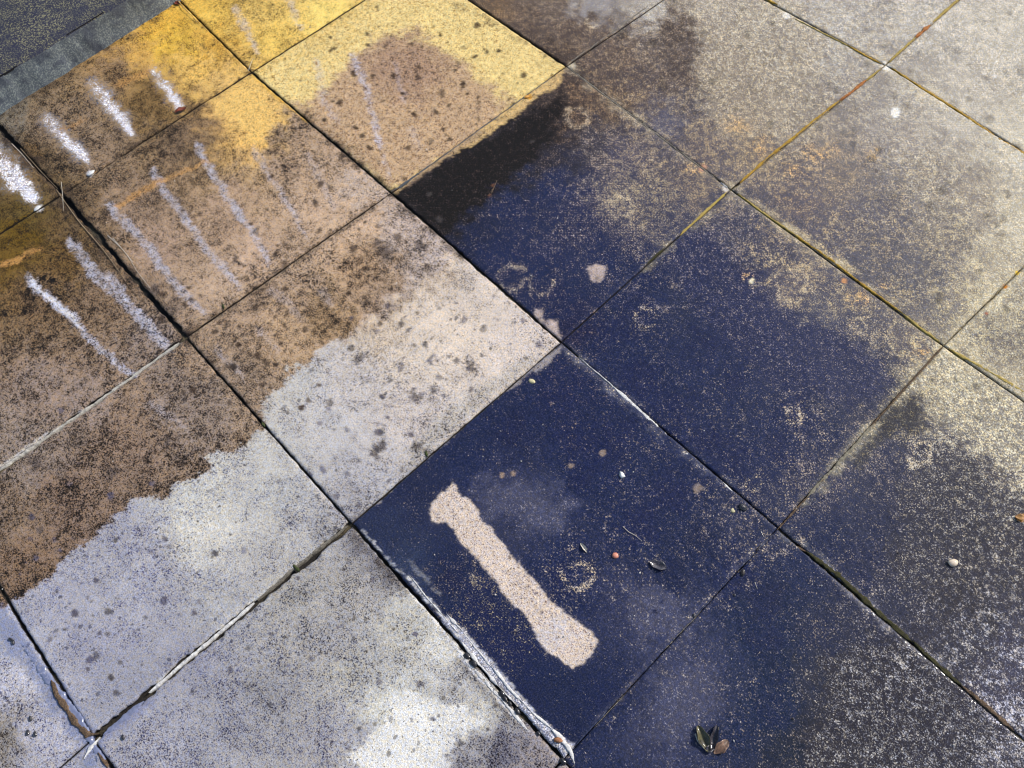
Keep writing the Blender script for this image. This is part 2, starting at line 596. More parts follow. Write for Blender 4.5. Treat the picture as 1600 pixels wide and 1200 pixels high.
# brown part of the left slabs, with the mirrored house put into the colour
b0 = (68, 50, 34)
T_BROWN = [
 (30, 250, (125, 100, 66), (46, 34, 16), .60, .3), (60, 200, (152, 130, 104), (72, 54, 36), .5, .2),
 (15, 190, (135, 125, 105), (80, 66, 50), .4, .2),
 (160, 230, (165, 140, 112), b0, .45, .3), (230, 150, (132, 106, 66), (58, 40, 18), .6, .3), (120, 180, (160, 136, 108), b0, .5, .2),
 (180, 105, (168, 138, 102), (96, 72, 46), .45, .2), (215, 85, (215, 172, 92), (140, 100, 44), .35, .2),
 (270, 60, (226, 186, 74), (150, 108, 30), .4, .3), (250, 30, (226, 180, 76), (140, 96, 40), .4, .3), (300, 105, (238, 196, 108), (150, 112, 40), .3, .3),
 (345, 130, (228, 190, 118), (150, 112, 60), .3, .3), (330, 20, (228, 190, 92), (112, 82, 36), .35, .3), (420, 60, (236, 200, 104), (140, 104, 40), .4, .3),
 (400, 20, (230, 196, 110), (120, 88, 40), .35, .3), (500, 20, (246, 216, 124), (150, 116, 50), .3, .2), (330, 70, (224, 176, 76), (140, 100, 36), .4, .3),
 (380, 170, (242, 200, 114), (150, 112, 62), .28, .2), (400, 208, (238, 192, 110), (140, 104, 60), .3, .2), (345, 180, (222, 180, 112), (120, 88, 50), .35, .2),
 (465, 200, (188, 160, 130), (84, 64, 48), .5, .2), (440, 250, (186, 158, 130), (84, 64, 48), .45, .2), (280, 225, (144, 120, 94), (60, 44, 28), .52, .3),
 (310, 190, (148, 120, 88), (60, 44, 28), .52, .3), (200, 320, (168, 142, 116), b0, .42, .2), (240, 380, (184, 156, 130), b0, .36, .2),
 (350, 330, (192, 162, 132), (80, 60, 42), .36, .2), (340, 440, (200, 172, 142), (84, 64, 48), .28, .2), (400, 400, (204, 174, 144), (84, 64, 48), .28, .2),
 (480, 330, (206, 176, 144), (86, 64, 46), .3, .2), (560, 300, (206, 180, 152), (90, 70, 52), .25, .1), (520, 240, (196, 168, 138), (84, 62, 46), .32, .1),
 (120, 330, (124, 102, 74), (52, 38, 26), .58, .3), (30, 365, (108, 84, 24), (46, 32, 6), .55, .5), (10, 400, (120, 94, 40), (50, 34, 10), .5, .5), (40, 330, (110, 92, 52), (44, 32, 14), .55, .5),
 (60, 460, (146, 118, 86), (60, 42, 24), .58, .2), (90, 400, (120, 94, 54), (52, 36, 16), .6, .3), (150, 470, (154, 128, 100), (64, 46, 32), .54, .2), (60, 600, (168, 144, 122), (76, 58, 44), .42, .1),
 (230, 520, (166, 144, 124), b0, .48, .2), (130, 620, (170, 146, 124), b0, .42, .1), (30, 700, (164, 144, 124), (76, 60, 48), .44, .1), (200, 700, (158, 134, 112), (72, 54, 42), .5, .1),
 (300, 640, (166, 144, 122), (72, 54, 42), .48, .1), (100, 800, (150, 126, 106), (72, 54, 42), .5, .1), (40, 880, (148, 122, 98), (62, 45, 32), .52, .2), (20, 800, (150, 128, 106), (70, 54, 42), .48, .1),
 (380, 600, (178, 154, 128), (76, 58, 42), .42, .1), (450, 520, (204, 172, 134), (88, 66, 44), .36, .1), (400, 480, (190, 162, 132), (70, 52, 38), .46, .1), (510, 500, (188, 156, 116), (74, 54, 34), .5, .1),
 (560, 420, (206, 172, 134), (80, 58, 38), .48, .1), (600, 470, (196, 168, 138), (80, 60, 44), .5, .1), (640, 350, (208, 184, 162), (76, 62, 50), .34, .1), (560, 350, (208, 178, 146), (84, 66, 48), .3, .1),
 (460, 430, (196, 168, 138), (76, 58, 42), .4, .1), (680, 400, (206, 184, 164), (84, 72, 62), .34, .1),
]
T_PALE = [  # dry pale tone; the greys have mirrored cloud put into the colour
 (700, 520, (226, 212, 200), (158, 148, 148), .26, .0), (820, 530, (216, 204, 198), (140, 134, 140), .28, .0), (640, 640, (212, 203, 200), (128, 122, 130), .34, .1),
 (560, 600, (202, 196, 196), (128, 124, 130), .36, .1), (500, 650, (204, 202, 206), (128, 126, 136), .36, .2), (560, 760, (190, 188, 194), (120, 118, 130), .38, .2), (640, 560, (222, 210, 200), (140, 132, 132), .3, 0),
 (450, 600, (196, 195, 198), (128, 126, 134), .36, .2), (680, 420, (216, 200, 186), (100, 88, 80), .36, .0), (740, 440, (214, 202, 194), (120, 112, 110), .34, 0), (600, 520, (212, 196, 180), (120, 106, 96), .34, .0),
 (320, 830, (216, 216, 221), (152, 152, 162), .26, .3), (300, 780, (206, 207, 212), (150, 152, 168), .3, .3), (420, 760, (196, 198, 207), (140, 140, 156), .34, .3), (420, 700, (198, 198, 204), (130, 130, 142), .34, .3),
 (200, 850, (176, 178, 198), (126, 126, 154), .36, .4), (80, 950, (174, 176, 198), (126, 128, 158), .32, .4), (150, 1000, (170, 172, 196), (126, 128, 158), .34, .4), (220, 930, (178, 180, 200), (124, 126, 158), .36, .4),
 (200, 1080, (158, 161, 184), (128, 130, 158), .2, .6), (350, 950, (180, 182, 195), (130, 132, 156), .3, .4), (450, 850, (192, 192, 200), (132, 132, 148), .34, .3), (300, 1030, (162, 164, 186), (124, 126, 154), .3, .5),
 (500, 1000, (176, 175, 184), (104, 104, 118), .42, .3), (350, 1120, (168, 170, 188), (104, 104, 132), .44, .4), (250, 1170, (178, 180, 200), (104, 104, 136), .44, .4), (430, 1080, (160, 161, 174), (100, 100, 120), .44, .3),
 (560, 920, (188, 185, 186), (108, 104, 112), .42, .2), (600, 860, (130, 128, 136), (84, 82, 94), .45, .2), (480, 920, (174, 173, 178), (96, 96, 110), .42, .3),
 (690, 1020, (218, 216, 210), (150, 148, 150), .22, .1), (640, 970, (204, 202, 198), (132, 130, 134), .3, .1), (660, 1140, (234, 234, 228), (176, 174, 174), .18, .2), (620, 1170, (232, 232, 230), (170, 170, 176), .18, .2), (610, 1110, (226, 226, 222), (170, 170, 172), .2, .2),
 (560, 1060, (190, 189, 190), (120, 120, 132), .34, .2), (500, 1160, (172, 172, 186), (112, 112, 136), .4, .3), (550, 1150, (176, 176, 188), (116, 116, 136), .36, .3), (740, 1120, (214, 212, 208), (140, 138, 146), .26, .2),
 (790, 1170, (140, 138, 150), (84, 82, 102), .5, .2), (780, 1090, (196, 194, 192), (120, 118, 128), .34, .2), (740, 1185, (170, 168, 174), (104, 102, 116), .42, .2), (850, 1180, (170, 162, 166), (104, 98, 108), .4, .2), (720, 1060, (170, 168, 172), (104, 102, 112), .42, .2),
 (30, 1050, (204, 205, 226), (134, 136, 168), .28, .3), (60, 1150, (190, 192, 216), (120, 122, 156), .34, .3), (10, 1150, (150, 146, 150), (80, 72, 70), .4, .2), (20, 1000, (180, 184, 208), (130, 132, 160), .3, .4),
]
nv = (33, 42, 84)  # navy of the mirrored sky, partly kept in the base colour
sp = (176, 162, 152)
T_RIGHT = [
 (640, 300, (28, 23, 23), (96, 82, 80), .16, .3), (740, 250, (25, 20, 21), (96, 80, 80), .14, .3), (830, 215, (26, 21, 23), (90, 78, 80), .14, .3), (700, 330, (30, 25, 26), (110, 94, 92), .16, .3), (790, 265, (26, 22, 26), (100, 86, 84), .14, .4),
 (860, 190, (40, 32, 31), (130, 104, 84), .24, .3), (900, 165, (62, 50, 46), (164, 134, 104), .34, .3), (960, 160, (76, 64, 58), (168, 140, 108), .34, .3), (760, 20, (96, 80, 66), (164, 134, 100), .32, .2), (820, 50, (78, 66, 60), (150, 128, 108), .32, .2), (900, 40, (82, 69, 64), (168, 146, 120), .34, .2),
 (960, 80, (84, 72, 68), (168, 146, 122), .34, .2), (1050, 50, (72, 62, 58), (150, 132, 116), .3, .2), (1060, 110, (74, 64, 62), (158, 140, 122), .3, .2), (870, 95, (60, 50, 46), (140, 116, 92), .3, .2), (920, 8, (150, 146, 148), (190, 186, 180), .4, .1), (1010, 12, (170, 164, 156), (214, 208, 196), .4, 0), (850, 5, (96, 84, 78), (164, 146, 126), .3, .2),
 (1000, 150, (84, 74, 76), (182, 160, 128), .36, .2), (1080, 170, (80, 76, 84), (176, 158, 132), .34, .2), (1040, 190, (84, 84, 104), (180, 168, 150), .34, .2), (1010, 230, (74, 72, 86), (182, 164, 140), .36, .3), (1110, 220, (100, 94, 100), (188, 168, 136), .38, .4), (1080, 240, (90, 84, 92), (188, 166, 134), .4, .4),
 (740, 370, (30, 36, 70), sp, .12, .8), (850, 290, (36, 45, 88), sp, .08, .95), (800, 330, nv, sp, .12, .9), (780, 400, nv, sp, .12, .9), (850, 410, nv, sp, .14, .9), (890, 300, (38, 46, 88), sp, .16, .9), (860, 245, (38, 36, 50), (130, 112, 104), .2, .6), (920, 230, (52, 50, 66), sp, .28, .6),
 (960, 300, (62, 64, 92), (190, 174, 144), .38, .7), (1020, 310, (64, 65, 90), (190, 174, 140), .38, .7), (1080, 290, (84, 80, 92), (192, 170, 134), .40, .5), (970, 250, (66, 66, 92), (182, 164, 140), .34, .6), (900, 350, nv, sp, .16, .9),
 (940, 400, nv, sp, .15, .9), (1050, 380, (50, 55, 88), sp, .22, .8), (1010, 430, nv, sp, .12, 1), (880, 470, nv, sp, .12, 1), (900, 520, (32, 38, 76), (150, 130, 130), .12, 1), (1000, 480, nv, (150, 140, 144), .14, 1), (960, 520, nv, sp, .08, 1), (1040, 350, (60, 62, 88), (184, 168, 140), .34, .7),
 (1120, 130, (134, 124, 114), (206, 192, 166), .42, .1), (1130, 60, (146, 137, 126), (212, 202, 184), .45, 0), (1120, 10, (160, 154, 146), (220, 212, 198), .45, 0), (1150, 190, (112, 104, 100), (196, 176, 144), .4, .2),
 (1200, 30, (158, 151, 142), (216, 210, 194), .46, 0), (1300, 80, (156, 150, 144), (222, 216, 202), .48, 0), (1250, 180, (134, 126, 119), (208, 196, 172), .42, .1), (1180, 250, (110, 102, 102), (200, 178, 138), .36, .3), (1290, 20, (166, 160, 152), (222, 216, 204), .48, 0), (1220, 110, (140, 133, 124), (212, 202, 182), .44, 0),
 (1450, 50, (168, 163, 154), (228, 221, 208), .5, 0), (1560, 60, (184, 178, 166), (238, 230, 214), .5, 0), (1500, 180, (174, 168, 158), (228, 220, 204), .5, 0), (1400, 220, (144, 138, 134), (208, 198, 182), .44, 0), (1400, 150, (150, 144, 138), (212, 204, 188), .46, 0),
 (1300, 280, (114, 108, 109), (202, 178, 142), .36, .3), (1250, 330, (92, 88, 98), (194, 168, 132), .3, .4), (1380, 340, (96, 94, 104), (196, 180, 152), .32, .3), (1450, 300, (130, 124, 120), (208, 196, 172), .42, .1), (1520, 320, (148, 140, 131), (220, 208, 182), .46, 0), (1560, 420, (172, 163, 146), (230, 220, 190), .5, 0), (1480, 380, (110, 106, 110), (206, 192, 160), .4, .2),
 (1440, 440, (92, 92, 102), (190, 174, 144), .3, .4), (1380, 400, (88, 88, 98), (190, 170, 140), .3, .4), (1590, 230, (196, 189, 173), (240, 232, 212), .5, 0), (1590, 350, (190, 182, 164), (238, 228, 202), .5, 0), (1540, 480, (176, 167, 146), (228, 218, 186), .5, 0), (1490, 480, (130, 124, 120), (216, 202, 164), .44, .1),
 (1200, 360, (74, 74, 92), (190, 170, 138), .34, .6), (1160, 440, (46, 51, 84), sp, .16, .9), (1150, 360, (56, 60, 88), sp, .26, .8), (1240, 445, (84, 82, 97), (206, 186, 150), .38, .4), (1200, 420, (60, 62, 88), (200, 182, 146), .34, .6), (1330, 480, (90, 88, 100), (212, 192, 152), .42, .4), (1280, 400, (90, 88, 100), (208, 188, 150), .38, .4), (1420, 540, (106, 100, 104), (214, 198, 160), .44, .3), (1370, 550, (86, 86, 100), (206, 190, 158), .38, .5), (1290, 500, (72, 75, 98), (196, 182, 152), .32, .6),
 (1250, 540, (40, 48, 84), sp, .14, .9), (1330, 560, (42, 48, 80), sp, .18, .9), (1150, 600, nv, sp, .08, 1), (1080, 480, (40, 47, 82), (150, 140, 140), .18, .9), (1100, 540, nv, sp, .07, 1), (1000, 600, nv, sp, .08, 1), (1060, 640, nv, sp, .09, 1), (1340, 620, (35, 42, 76), sp, .17, .95), (1380, 580, (40, 44, 74), sp, .18, .9), (1400, 608, (72, 72, 86), (200, 188, 156), .3, .6),
 (1220, 700, nv, sp, .13, 1), (1300, 680, (36, 45, 84), sp, .16, 1), (1250, 640, nv, sp, .14, 1), (1150, 720, nv, sp, .10, 1), (1100, 700, nv, sp, .10, 1), (1350, 680, (50, 54, 82), sp, .22, .8), (1280, 750, (50, 54, 84), sp, .24, .8),
 (1560, 540, (112, 106, 106), (208, 198, 168), .42, .1), (1595, 590, (150, 142, 128), (218, 208, 180), .46, 0), (1520, 590, (182, 172, 146), (230, 220, 190), .48, 0), (1450, 590, (160, 150, 132), (222, 208, 172), .46, .1), (1480, 640, (142, 136, 124), (220, 208, 176), .45, .1), (1580, 680, (132, 128, 126), (230, 220, 190), .47, 0), (1530, 640, (150, 144, 132), (224, 214, 186), .46, 0),
 (1500, 690, (98, 96, 102), (216, 206, 178), .4, .3), (1420, 652, (56, 55, 64), (170, 156, 120), .22, .5), (1440, 720, (48, 52, 82), (206, 196, 176), .32, .7), (1400, 740, (40, 46, 80), sp, .2, .9), (1480, 740, (56, 56, 74), (190, 180, 168), .3, .5), (1510, 760, (56, 55, 66), (196, 188, 168), .28, .4), (1400, 820, (36, 43, 80), sp, .16, 1), (1470, 820, (42, 44, 66), (180, 172, 164), .25, .7),
 (1520, 840, (48, 47, 60), (180, 174, 168), .28, .5), (1570, 740, (96, 92, 98), (224, 214, 188), .42, .1), (1590, 800, (74, 72, 80), (214, 206, 184), .36, .2), (1590, 870, (62, 59, 68), (194, 190, 184), .34, .3), (1500, 930, (52, 50, 60), (190, 184, 182), .32, .4), (1440, 880, (46, 47, 68), (180, 174, 172), .26, .7), (1300, 850, (38, 46, 84), sp, .14, 1), (1350, 890, (40, 46, 82), sp, .16, 1), (1380, 960, (44, 47, 74), (178, 172, 172), .24, .8),
 (1420, 1020, (48, 47, 62), (186, 182, 184), .3, .5), (1560, 1100, (68, 66, 82), (220, 218, 228), .45, .3), (1590, 1050, (70, 68, 84), (222, 220, 228), .44, .3), (1520, 1010, (56, 55, 68), (196, 194, 198), .34, .4), (1450, 1120, (50, 48, 58), (186, 184, 188), .34, .4), (1540, 1180, (60, 58, 70), (210, 208, 214), .42, .3), (1330, 1090, (46, 44, 55), (178, 176, 174), .32, .4),
 (1300, 1050, (48, 48, 62), (184, 180, 178), .28, .5), (1360, 1170, (48, 46, 54), (184, 182, 178), .34, .4), (1290, 1180, (48, 46, 52), (184, 180, 170), .3, .4), (1270, 1150, (40, 42, 62), sp, .18, .8), (1290, 1000, (40, 46, 78), sp, .18, .9), (1400, 1080, (48, 46, 57), (186, 184, 186), .33, .4),
 (1200, 1000, (31, 43, 82), sp, .09, 1), (1150, 1150, (38, 47, 84), sp, .1, 1), (1220, 1120, (32, 44, 82), sp, .1, 1), (1210, 940, (30, 42, 80), sp, .09, 1), (1150, 900, nv, sp, .11, 1), (1250, 900, (36, 45, 84), sp, .12, 1), (1230, 1060, (31, 43, 80), sp, .1, 1), (1240, 1180, (38, 44, 70), sp, .14, 1),
 (1080, 1080, (66, 69, 100), (160, 156, 160), .12, .8), (1060, 1140, (60, 64, 96), (150, 148, 156), .1, .8), (1110, 1040, (54, 60, 94), sp, .12, .9), (1000, 1150, (56, 60, 92), (150, 146, 152), .1, .8), (950, 1180, (44, 51, 88), sp, .08, 1),
 (700, 900, (32, 40, 78), sp, .12, 1), (840, 790, (64, 68, 98), (140, 134, 140), .06, .8), (790, 770, (60, 64, 96), (140, 134, 140), .06, .8), (780, 830, (50, 55, 88), sp, .06, .9), (900, 690, nv, (180, 160, 140), .08, 1), (800, 680, (34, 41, 80), sp, .08, 1), (640, 770, (40, 46, 82), sp, .07, 1), (1000, 830, nv, sp, .09, 1), (740, 720, (36, 44, 84), sp, .06, 1),
 (1030, 950, (66, 70, 102), (160, 154, 156), .1, .8), (990, 930, (52, 57, 92), sp, .1, .9), (1050, 900, (34, 42, 80), sp, .1, 1), (950, 1100, (34, 42, 82), sp, .07, 1), (880, 900, nv, sp, .14, 1), (760, 950, nv, (184, 170, 140), .16, 1), (800, 1010, nv, (184, 170, 140), .12, 1), (900, 760, nv, sp, .08, 1), (600, 825, (44, 52, 86), sp, .05, .9), (640, 900, (52, 62, 94), sp, .06, .9), (1100, 850, (34, 42, 80), sp, .14, 1), (830, 1100, (34, 42, 80), sp, .06, 1),
 (900, 1130, (36, 43, 80), sp, .06, 1), (880, 620, nv, (150, 130, 130), .09, 1), (960, 700, nv, sp, .08, 1), (1050, 780, nv, sp, .09, 1), (1150, 820, (46, 52, 86), sp, .18, .9),
]

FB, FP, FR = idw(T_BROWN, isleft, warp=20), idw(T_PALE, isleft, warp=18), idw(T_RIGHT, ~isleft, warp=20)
# brown / pale boundary, the stepped house silhouette of a painted reflection
P_PALE = [(8, 950), (13, 942), (40, 930), (64, 915), (81, 901), (105, 864), (148, 842), (172, 820), (189, 800), (209, 778), (245, 782), (290, 754), (331, 737),
          (331, 724), (321, 706), (364, 707), (395, 690), (414, 668), (412, 630), (442, 602), (449, 579), (489, 569), (493, 547), (537, 532), (575, 505), (612, 480), (650, 448),
          (690, 420), (735, 380), (800, 360), (1300, 700), (1100, 1500), (-400, 1500), (-400, 900), (0, 952)]
rag = 5.0 * e3 + 7.0 * e1
soft = sstep(480, 700, PX)
dP = poly_sdf(PX + rag, PY + 5.0 * e4 + 6.0 * e2, P_PALE)
mP = sstep(1 + 1.5 + 26 * soft, -1.5 - 26 * soft, dP + 22 * soft * mid)
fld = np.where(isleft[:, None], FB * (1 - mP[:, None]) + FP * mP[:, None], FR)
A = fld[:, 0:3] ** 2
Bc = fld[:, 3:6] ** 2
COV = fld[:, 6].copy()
WET = fld[:, 7].copy()
# lowers the tone by what the coat mirrors; the navy left is painted sky reflection
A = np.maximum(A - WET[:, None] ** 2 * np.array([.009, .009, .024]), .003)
_g = A.mean(1)[:, None]
_br = (isleft & (A[:, 2] > .45 * A[:, 0]))[:, None]
A = np.where(_br & (mP < .5)[:, None], A * .86 + _g * .14, A)
A = A * (1 + (mP * isleft * sstep(420, 250, PX - .2 * PY))[:, None] * np.array([.10, .07, -.03]))

Bc = np.where((~isleft)[:, None], Bc * .74 + A * .16, Bc)
Bc = np.where((isleft & (mP > .5))[:, None], Bc * .72, np.where(isleft[:, None], Bc * .6, Bc))
SPOT = np.where(isleft, 0.20, 0.0)
COARSE = np.where(isleft, np.where(mP < .5, 0.12, 0.0), 0.30)
# mottling
COV = COV * (1 + np.where(isleft, .45, .5) * mid + .25 * big)
COARSE = np.where((~isleft) & (WET < .5), 0.52, COARSE)
SPOT = np.where(isleft, np.clip(.22 + .28 * big + .2 * mid + .18 * np.exp(-((PX - 740) / 170) ** 2 - ((PY - 560) / 140) ** 2), 0.02, .7), 0)
LAT = np.where(isleft, 0.12, np.clip(.30 + .6 * mid + .2 * big, .05, 1))


COV = np.where(isleft, COV * (1 - .15 * mP), COV * (1 - .22 * sstep(1180, 1320, PX) * sstep(740, 860, PY)))
low = sstep(620, 850, PY + .35 * (620 - PX))
A = np.where((isleft)[:, None], A * (1 + mP[:, None] * np.array([.05, .05, .02]) - (mP * low)[:, None] * np.array([.13, .125, .115])), A)
A = np.where((isleft & (mP < .5) & (A[:, 2] > .27 * A[:, 0]))[:, None], A * np.array([1.02, 1.05, 1.15]), A)


def paint(mask, a=None, b=None, cov=None, wet=None, lat=None, spot=None, coarse=None):
    k = np.flatnonzero(mask > 1e-3)
    mm = np.clip(mask[k], 0, 1)
    m3 = mm[:, None]
    if a is not None:
        A[k] = A[k] * (1 - m3) + alb(a)[None] * m3
    if b is not None:
        Bc[k] = Bc[k] * (1 - m3) + alb(b)[None] * m3
    for arr, v in ((COV, cov), (WET, wet), (LAT, lat), (SPOT, spot), (COARSE, coarse)):
        if v is not None:
            arr[k] = arr[k] * (1 - mm) + v * mm


def near_box(pts, pad):
    xs, ys_ = [p[0] for p in pts], [p[1] for p in pts]
    return np.flatnonzero((PX > min(xs) - pad) & (PX < max(xs) + pad) & (PY > min(ys_) - pad) & (PY < max(ys_) + pad))


def area(pts, edge=2.0, ragged=5.0, only=None, gain=0.0):
    pad = 3 * ragged + edge + gain + 4
    k = near_box(pts, pad)
    d = poly_sdf(PX[k] + ragged * (e3[k] * .5 + e1[k]), PY[k] + ragged * (e4[k] * .5 + e2[k]), pts)
    m_ = np.zeros(NV)
    m_[k] = sstep(edge, -edge, d + gain * mid[k])
    return m_ if only is None else m_ * only


def stroke(pts, width, edge=1.5, ragged=3.0, only=None, breakup=0.0):
    k = near_box(pts, width + 3 * ragged + edge + 4)
    d, t = seg_dist(PX[k] + ragged * (e3[k] * .6 + e1[k] * .7), PY[k] + ragged * (e4[k] * .6 + e2[k] * .7), pts)
    wv = np.interp(t, [0, .12, .8, 1], [.75, 1, .85, .5]) * width * .5
    wv = wv * (1 + .35 * mid[k])
    m_ = np.zeros(NV)
    m_[k] = sstep(edge, -edge, d - wv)
    if breakup:
        m_ = m_ * np.clip(1 - breakup * (.5 + 1.0 * fin), 0, 1)
    return m_ if only is None else m_ * only


def slab_is(*ij):
    m_ = np.zeros(NV, bool)
    for (i, j) in ij:
        m_ |= (SI == i) & (SJ == j)
    return m_.astype(float)


L = isleft.astype(float)
Rr = 1 - L
gold = isleft & (mP < .5) & (A[:, 2] < .27 * A[:, 0])
COV = np.where(gold, np.clip(COV * .9, 0, .5), COV)
A = np.where(gold[:, None], A * 1.12, A)
Bc = np.where(gold[:, None], Bc * np.array([.8, .72, .8]), Bc)
# --- bright yellow slab and its tan middle, mirrored warm wall put into the colour
ys = slab_is((-1, 1))
paint(ys, a=(252, 228, 158), b=(170, 138, 80), cov=.34, spot=.1, wet=.1)
paint(area([(380, 110), (540, 30), (560, 0), (380, 0)], 40, 20, ys), a=(240, 206, 120), b=(130, 98, 44), cov=.34, spot=.2)
paint(area([(480, 160), (530, 110), (585, 62), (640, 48), (690, 78), (735, 118), (800, 165), (770, 205), (700, 250), (612, 298), (560, 260), (470, 190), (440, 150)], 12, 10, ys, 6),
      a=(212, 182, 146), b=(126, 98, 78), cov=.34, spot=.25)
paint(area([(585, 75), (650, 60), (690, 105), (660, 160), (600, 150), (560, 110)], 26, 16, ys) * .7, a=(178, 146, 124), b=(84, 64, 56), cov=.36, spot=.4)
paint(area([(470, 175), (560, 240), (612, 298), (520, 230)], 20, 10, ys) * .5, a=(170, 146, 120), b=(90, 70, 56), cov=.4)
# gold of the mirrored wall painted onto the tan slab too
s10 = slab_is((-1, 0))
paint(area([(325, 150), (400, 116), (440, 178), (415, 220), (385, 215), (350, 195)], 14, 14, s10, 8) * .9, a=(244, 204, 122), b=(150, 116, 66), cov=.26)
# pale strip on the dark slab, just past the joint
paint(area([(884, 105), (872, 136), (842, 150), (800, 188), (765, 205), (735, 228), (700, 246), (665, 270), (640, 286), (618, 306), (606, 300), (700, 230)], 2.5, 4, slab_is((0, 1))),
      a=(222, 190, 132), b=(120, 98, 72), cov=.32, wet=.0, spot=.3)
paint(area([(760, 205), (700, 246), (640, 290), (606, 306), (600, 296), (740, 205)], 4, 5, slab_is((0, 1))) * .7, a=(184, 158, 134), b=(70, 58, 50), cov=.42)
paint(area([(618, 306), (700, 256), (760, 218), (830, 178), (872, 150), (888, 168), (862, 205), (840, 250), (800, 280), (740, 330), (705, 372), (680, 356)], 9, 9, slab_is((0, 1)), 10) * .85,
      a=(13, 10, 10), b=(84, 70, 68), cov=.17, wet=.05)
# clear dark-to-dry edge near the top
paint(area([(1082, 20), (1090, 60), (1080, 120), (1098, 175), (1120, 215), (1230, 215), (1300, 60), (1200, -40), (1040, -40), (1010, -10), (1048, 14)], 12, 14, Rr * (1 - slab_is((0, 1), (-1, 2))), 8) * .55,
      a=(142, 132, 121), b=(208, 196, 172), cov=.42, wet=0)
# navy film edge on the far side, sky reflection painted in
navy_edge = [(1085, 345), (1120, 380), (1160, 415), (1205, 468), (1250, 505), (1300, 522), (1350, 545), (1392, 592), (1388, 620), (1330, 640), (1200, 600), (1080, 480), (1040, 400)]
paint(area(navy_edge, 13, 9, slab_is((1, 1)), 5) * .92, a=(30, 38, 74), b=(150, 140, 140), cov=.15, wet=1)
paint(area([(1436, 704), (1500, 694), (1548, 735), (1600, 772), (1660, 806), (1660, 920), (1400, 920), (1400, 760)], 16, 14, slab_is((2, 1)), 14) * .65, a=(50, 49, 60), b=(176, 170, 160), cov=.25, wet=.5)
# cream band beyond the lower joint
paint(area([(1400, 640), (1440, 620), (1500, 680), (1560, 730), (1640, 790), (1700, 640), (1560, 560), (1480, 545)], 12, 14, slab_is((2, 1)), 14) * .6, a=(146, 140, 130), b=(226, 216, 186), cov=.46, wet=0)
paint(area([(1395, 640), (1440, 640), (1436, 662), (1400, 680), (1370, 712), (1340, 740), (1330, 730)], 8, 6, slab_is((2, 1))) * .8, a=(54, 53, 58), b=(130, 122, 96), cov=.2, lat=.1)
# black slab corner with a hard edge
paint(area([(1262, 1040), (1300, 1075), (1310, 1100), (1290, 1135), (1250, 1165), (1270, 1230), (1500, 1230), (1580, 1150), (1420, 1000), (1340, 1020)], 4, 12, slab_is((2, 0)), 10) * .7,
      a=(45, 43, 53), b=(172, 170, 172), cov=.27, wet=.35, coarse=.5)
# --- pale bone shape on the navy slab
bone = [(707, 753), (716, 766), (722, 780), (735, 786), (746, 800), (766, 827), (800, 867), (834, 908), (867, 948), (884, 963), (911, 978), (928, 995), (936, 1006), (929, 1023),
        (912, 1041), (901, 1050), (884, 1040), (861, 1023), (845, 1004), (834, 977), (815, 955), (793, 935), (780, 915), (763, 898), (750, 880), (736, 864), (715, 838), (699, 819), (678, 816), (673, 800), (676, 790), (690, 772), (702, 766)]
mb = area(bone, 1.6, 3.0, slab_is((1, 0)))
paint(area(bone, 9, 5, slab_is((1, 0))) * .30, a=(96, 94, 112), b=(150, 140, 140), cov=.2)
paint(mb, a=(228, 213, 201), b=(146, 130, 128), cov=.30, wet=0, lat=.1, spot=.14, coarse=0)
paint(mb * area([(830, 990), (880, 965), (905, 1000), (860, 1025)], 12, 6) * .6, a=(206, 202, 206), cov=.2)
for pts in ([(918, 421), (930, 414), (944, 420), (947, 432), (938, 443), (926, 442), (919, 433)],
            [(836, 486), (846, 486), (850, 503), (846, 512), (838, 500)], [(850, 508), (858, 502), (870, 505), (877, 536), (866, 530), (852, 514)]):
    paint(area(pts, 2.5, 3, Rr), a=(196, 180, 174), b=(120, 108, 112), cov=.3, wet=0, lat=.1)
paint(area([(879, 540), (872, 556), (846, 577), (800, 606), (760, 634), (700, 690), (640, 740), (590, 786), (576, 792), (700, 676), (760, 628), (840, 566)], 3, 5, slab_is((1, 0)), 3) * .85,
      a=(176, 170, 172), b=(90, 86, 92), cov=.4, wet=.1)
# thin pale rim along the same joint, upper side
paint(area([(640, 735), (740, 645), (800, 600), (850, 560), (820, 560), (730, 620), (640, 700)], 8, 6, L) * .35, a=(170, 170, 162), b=(70, 66, 62), cov=.4)

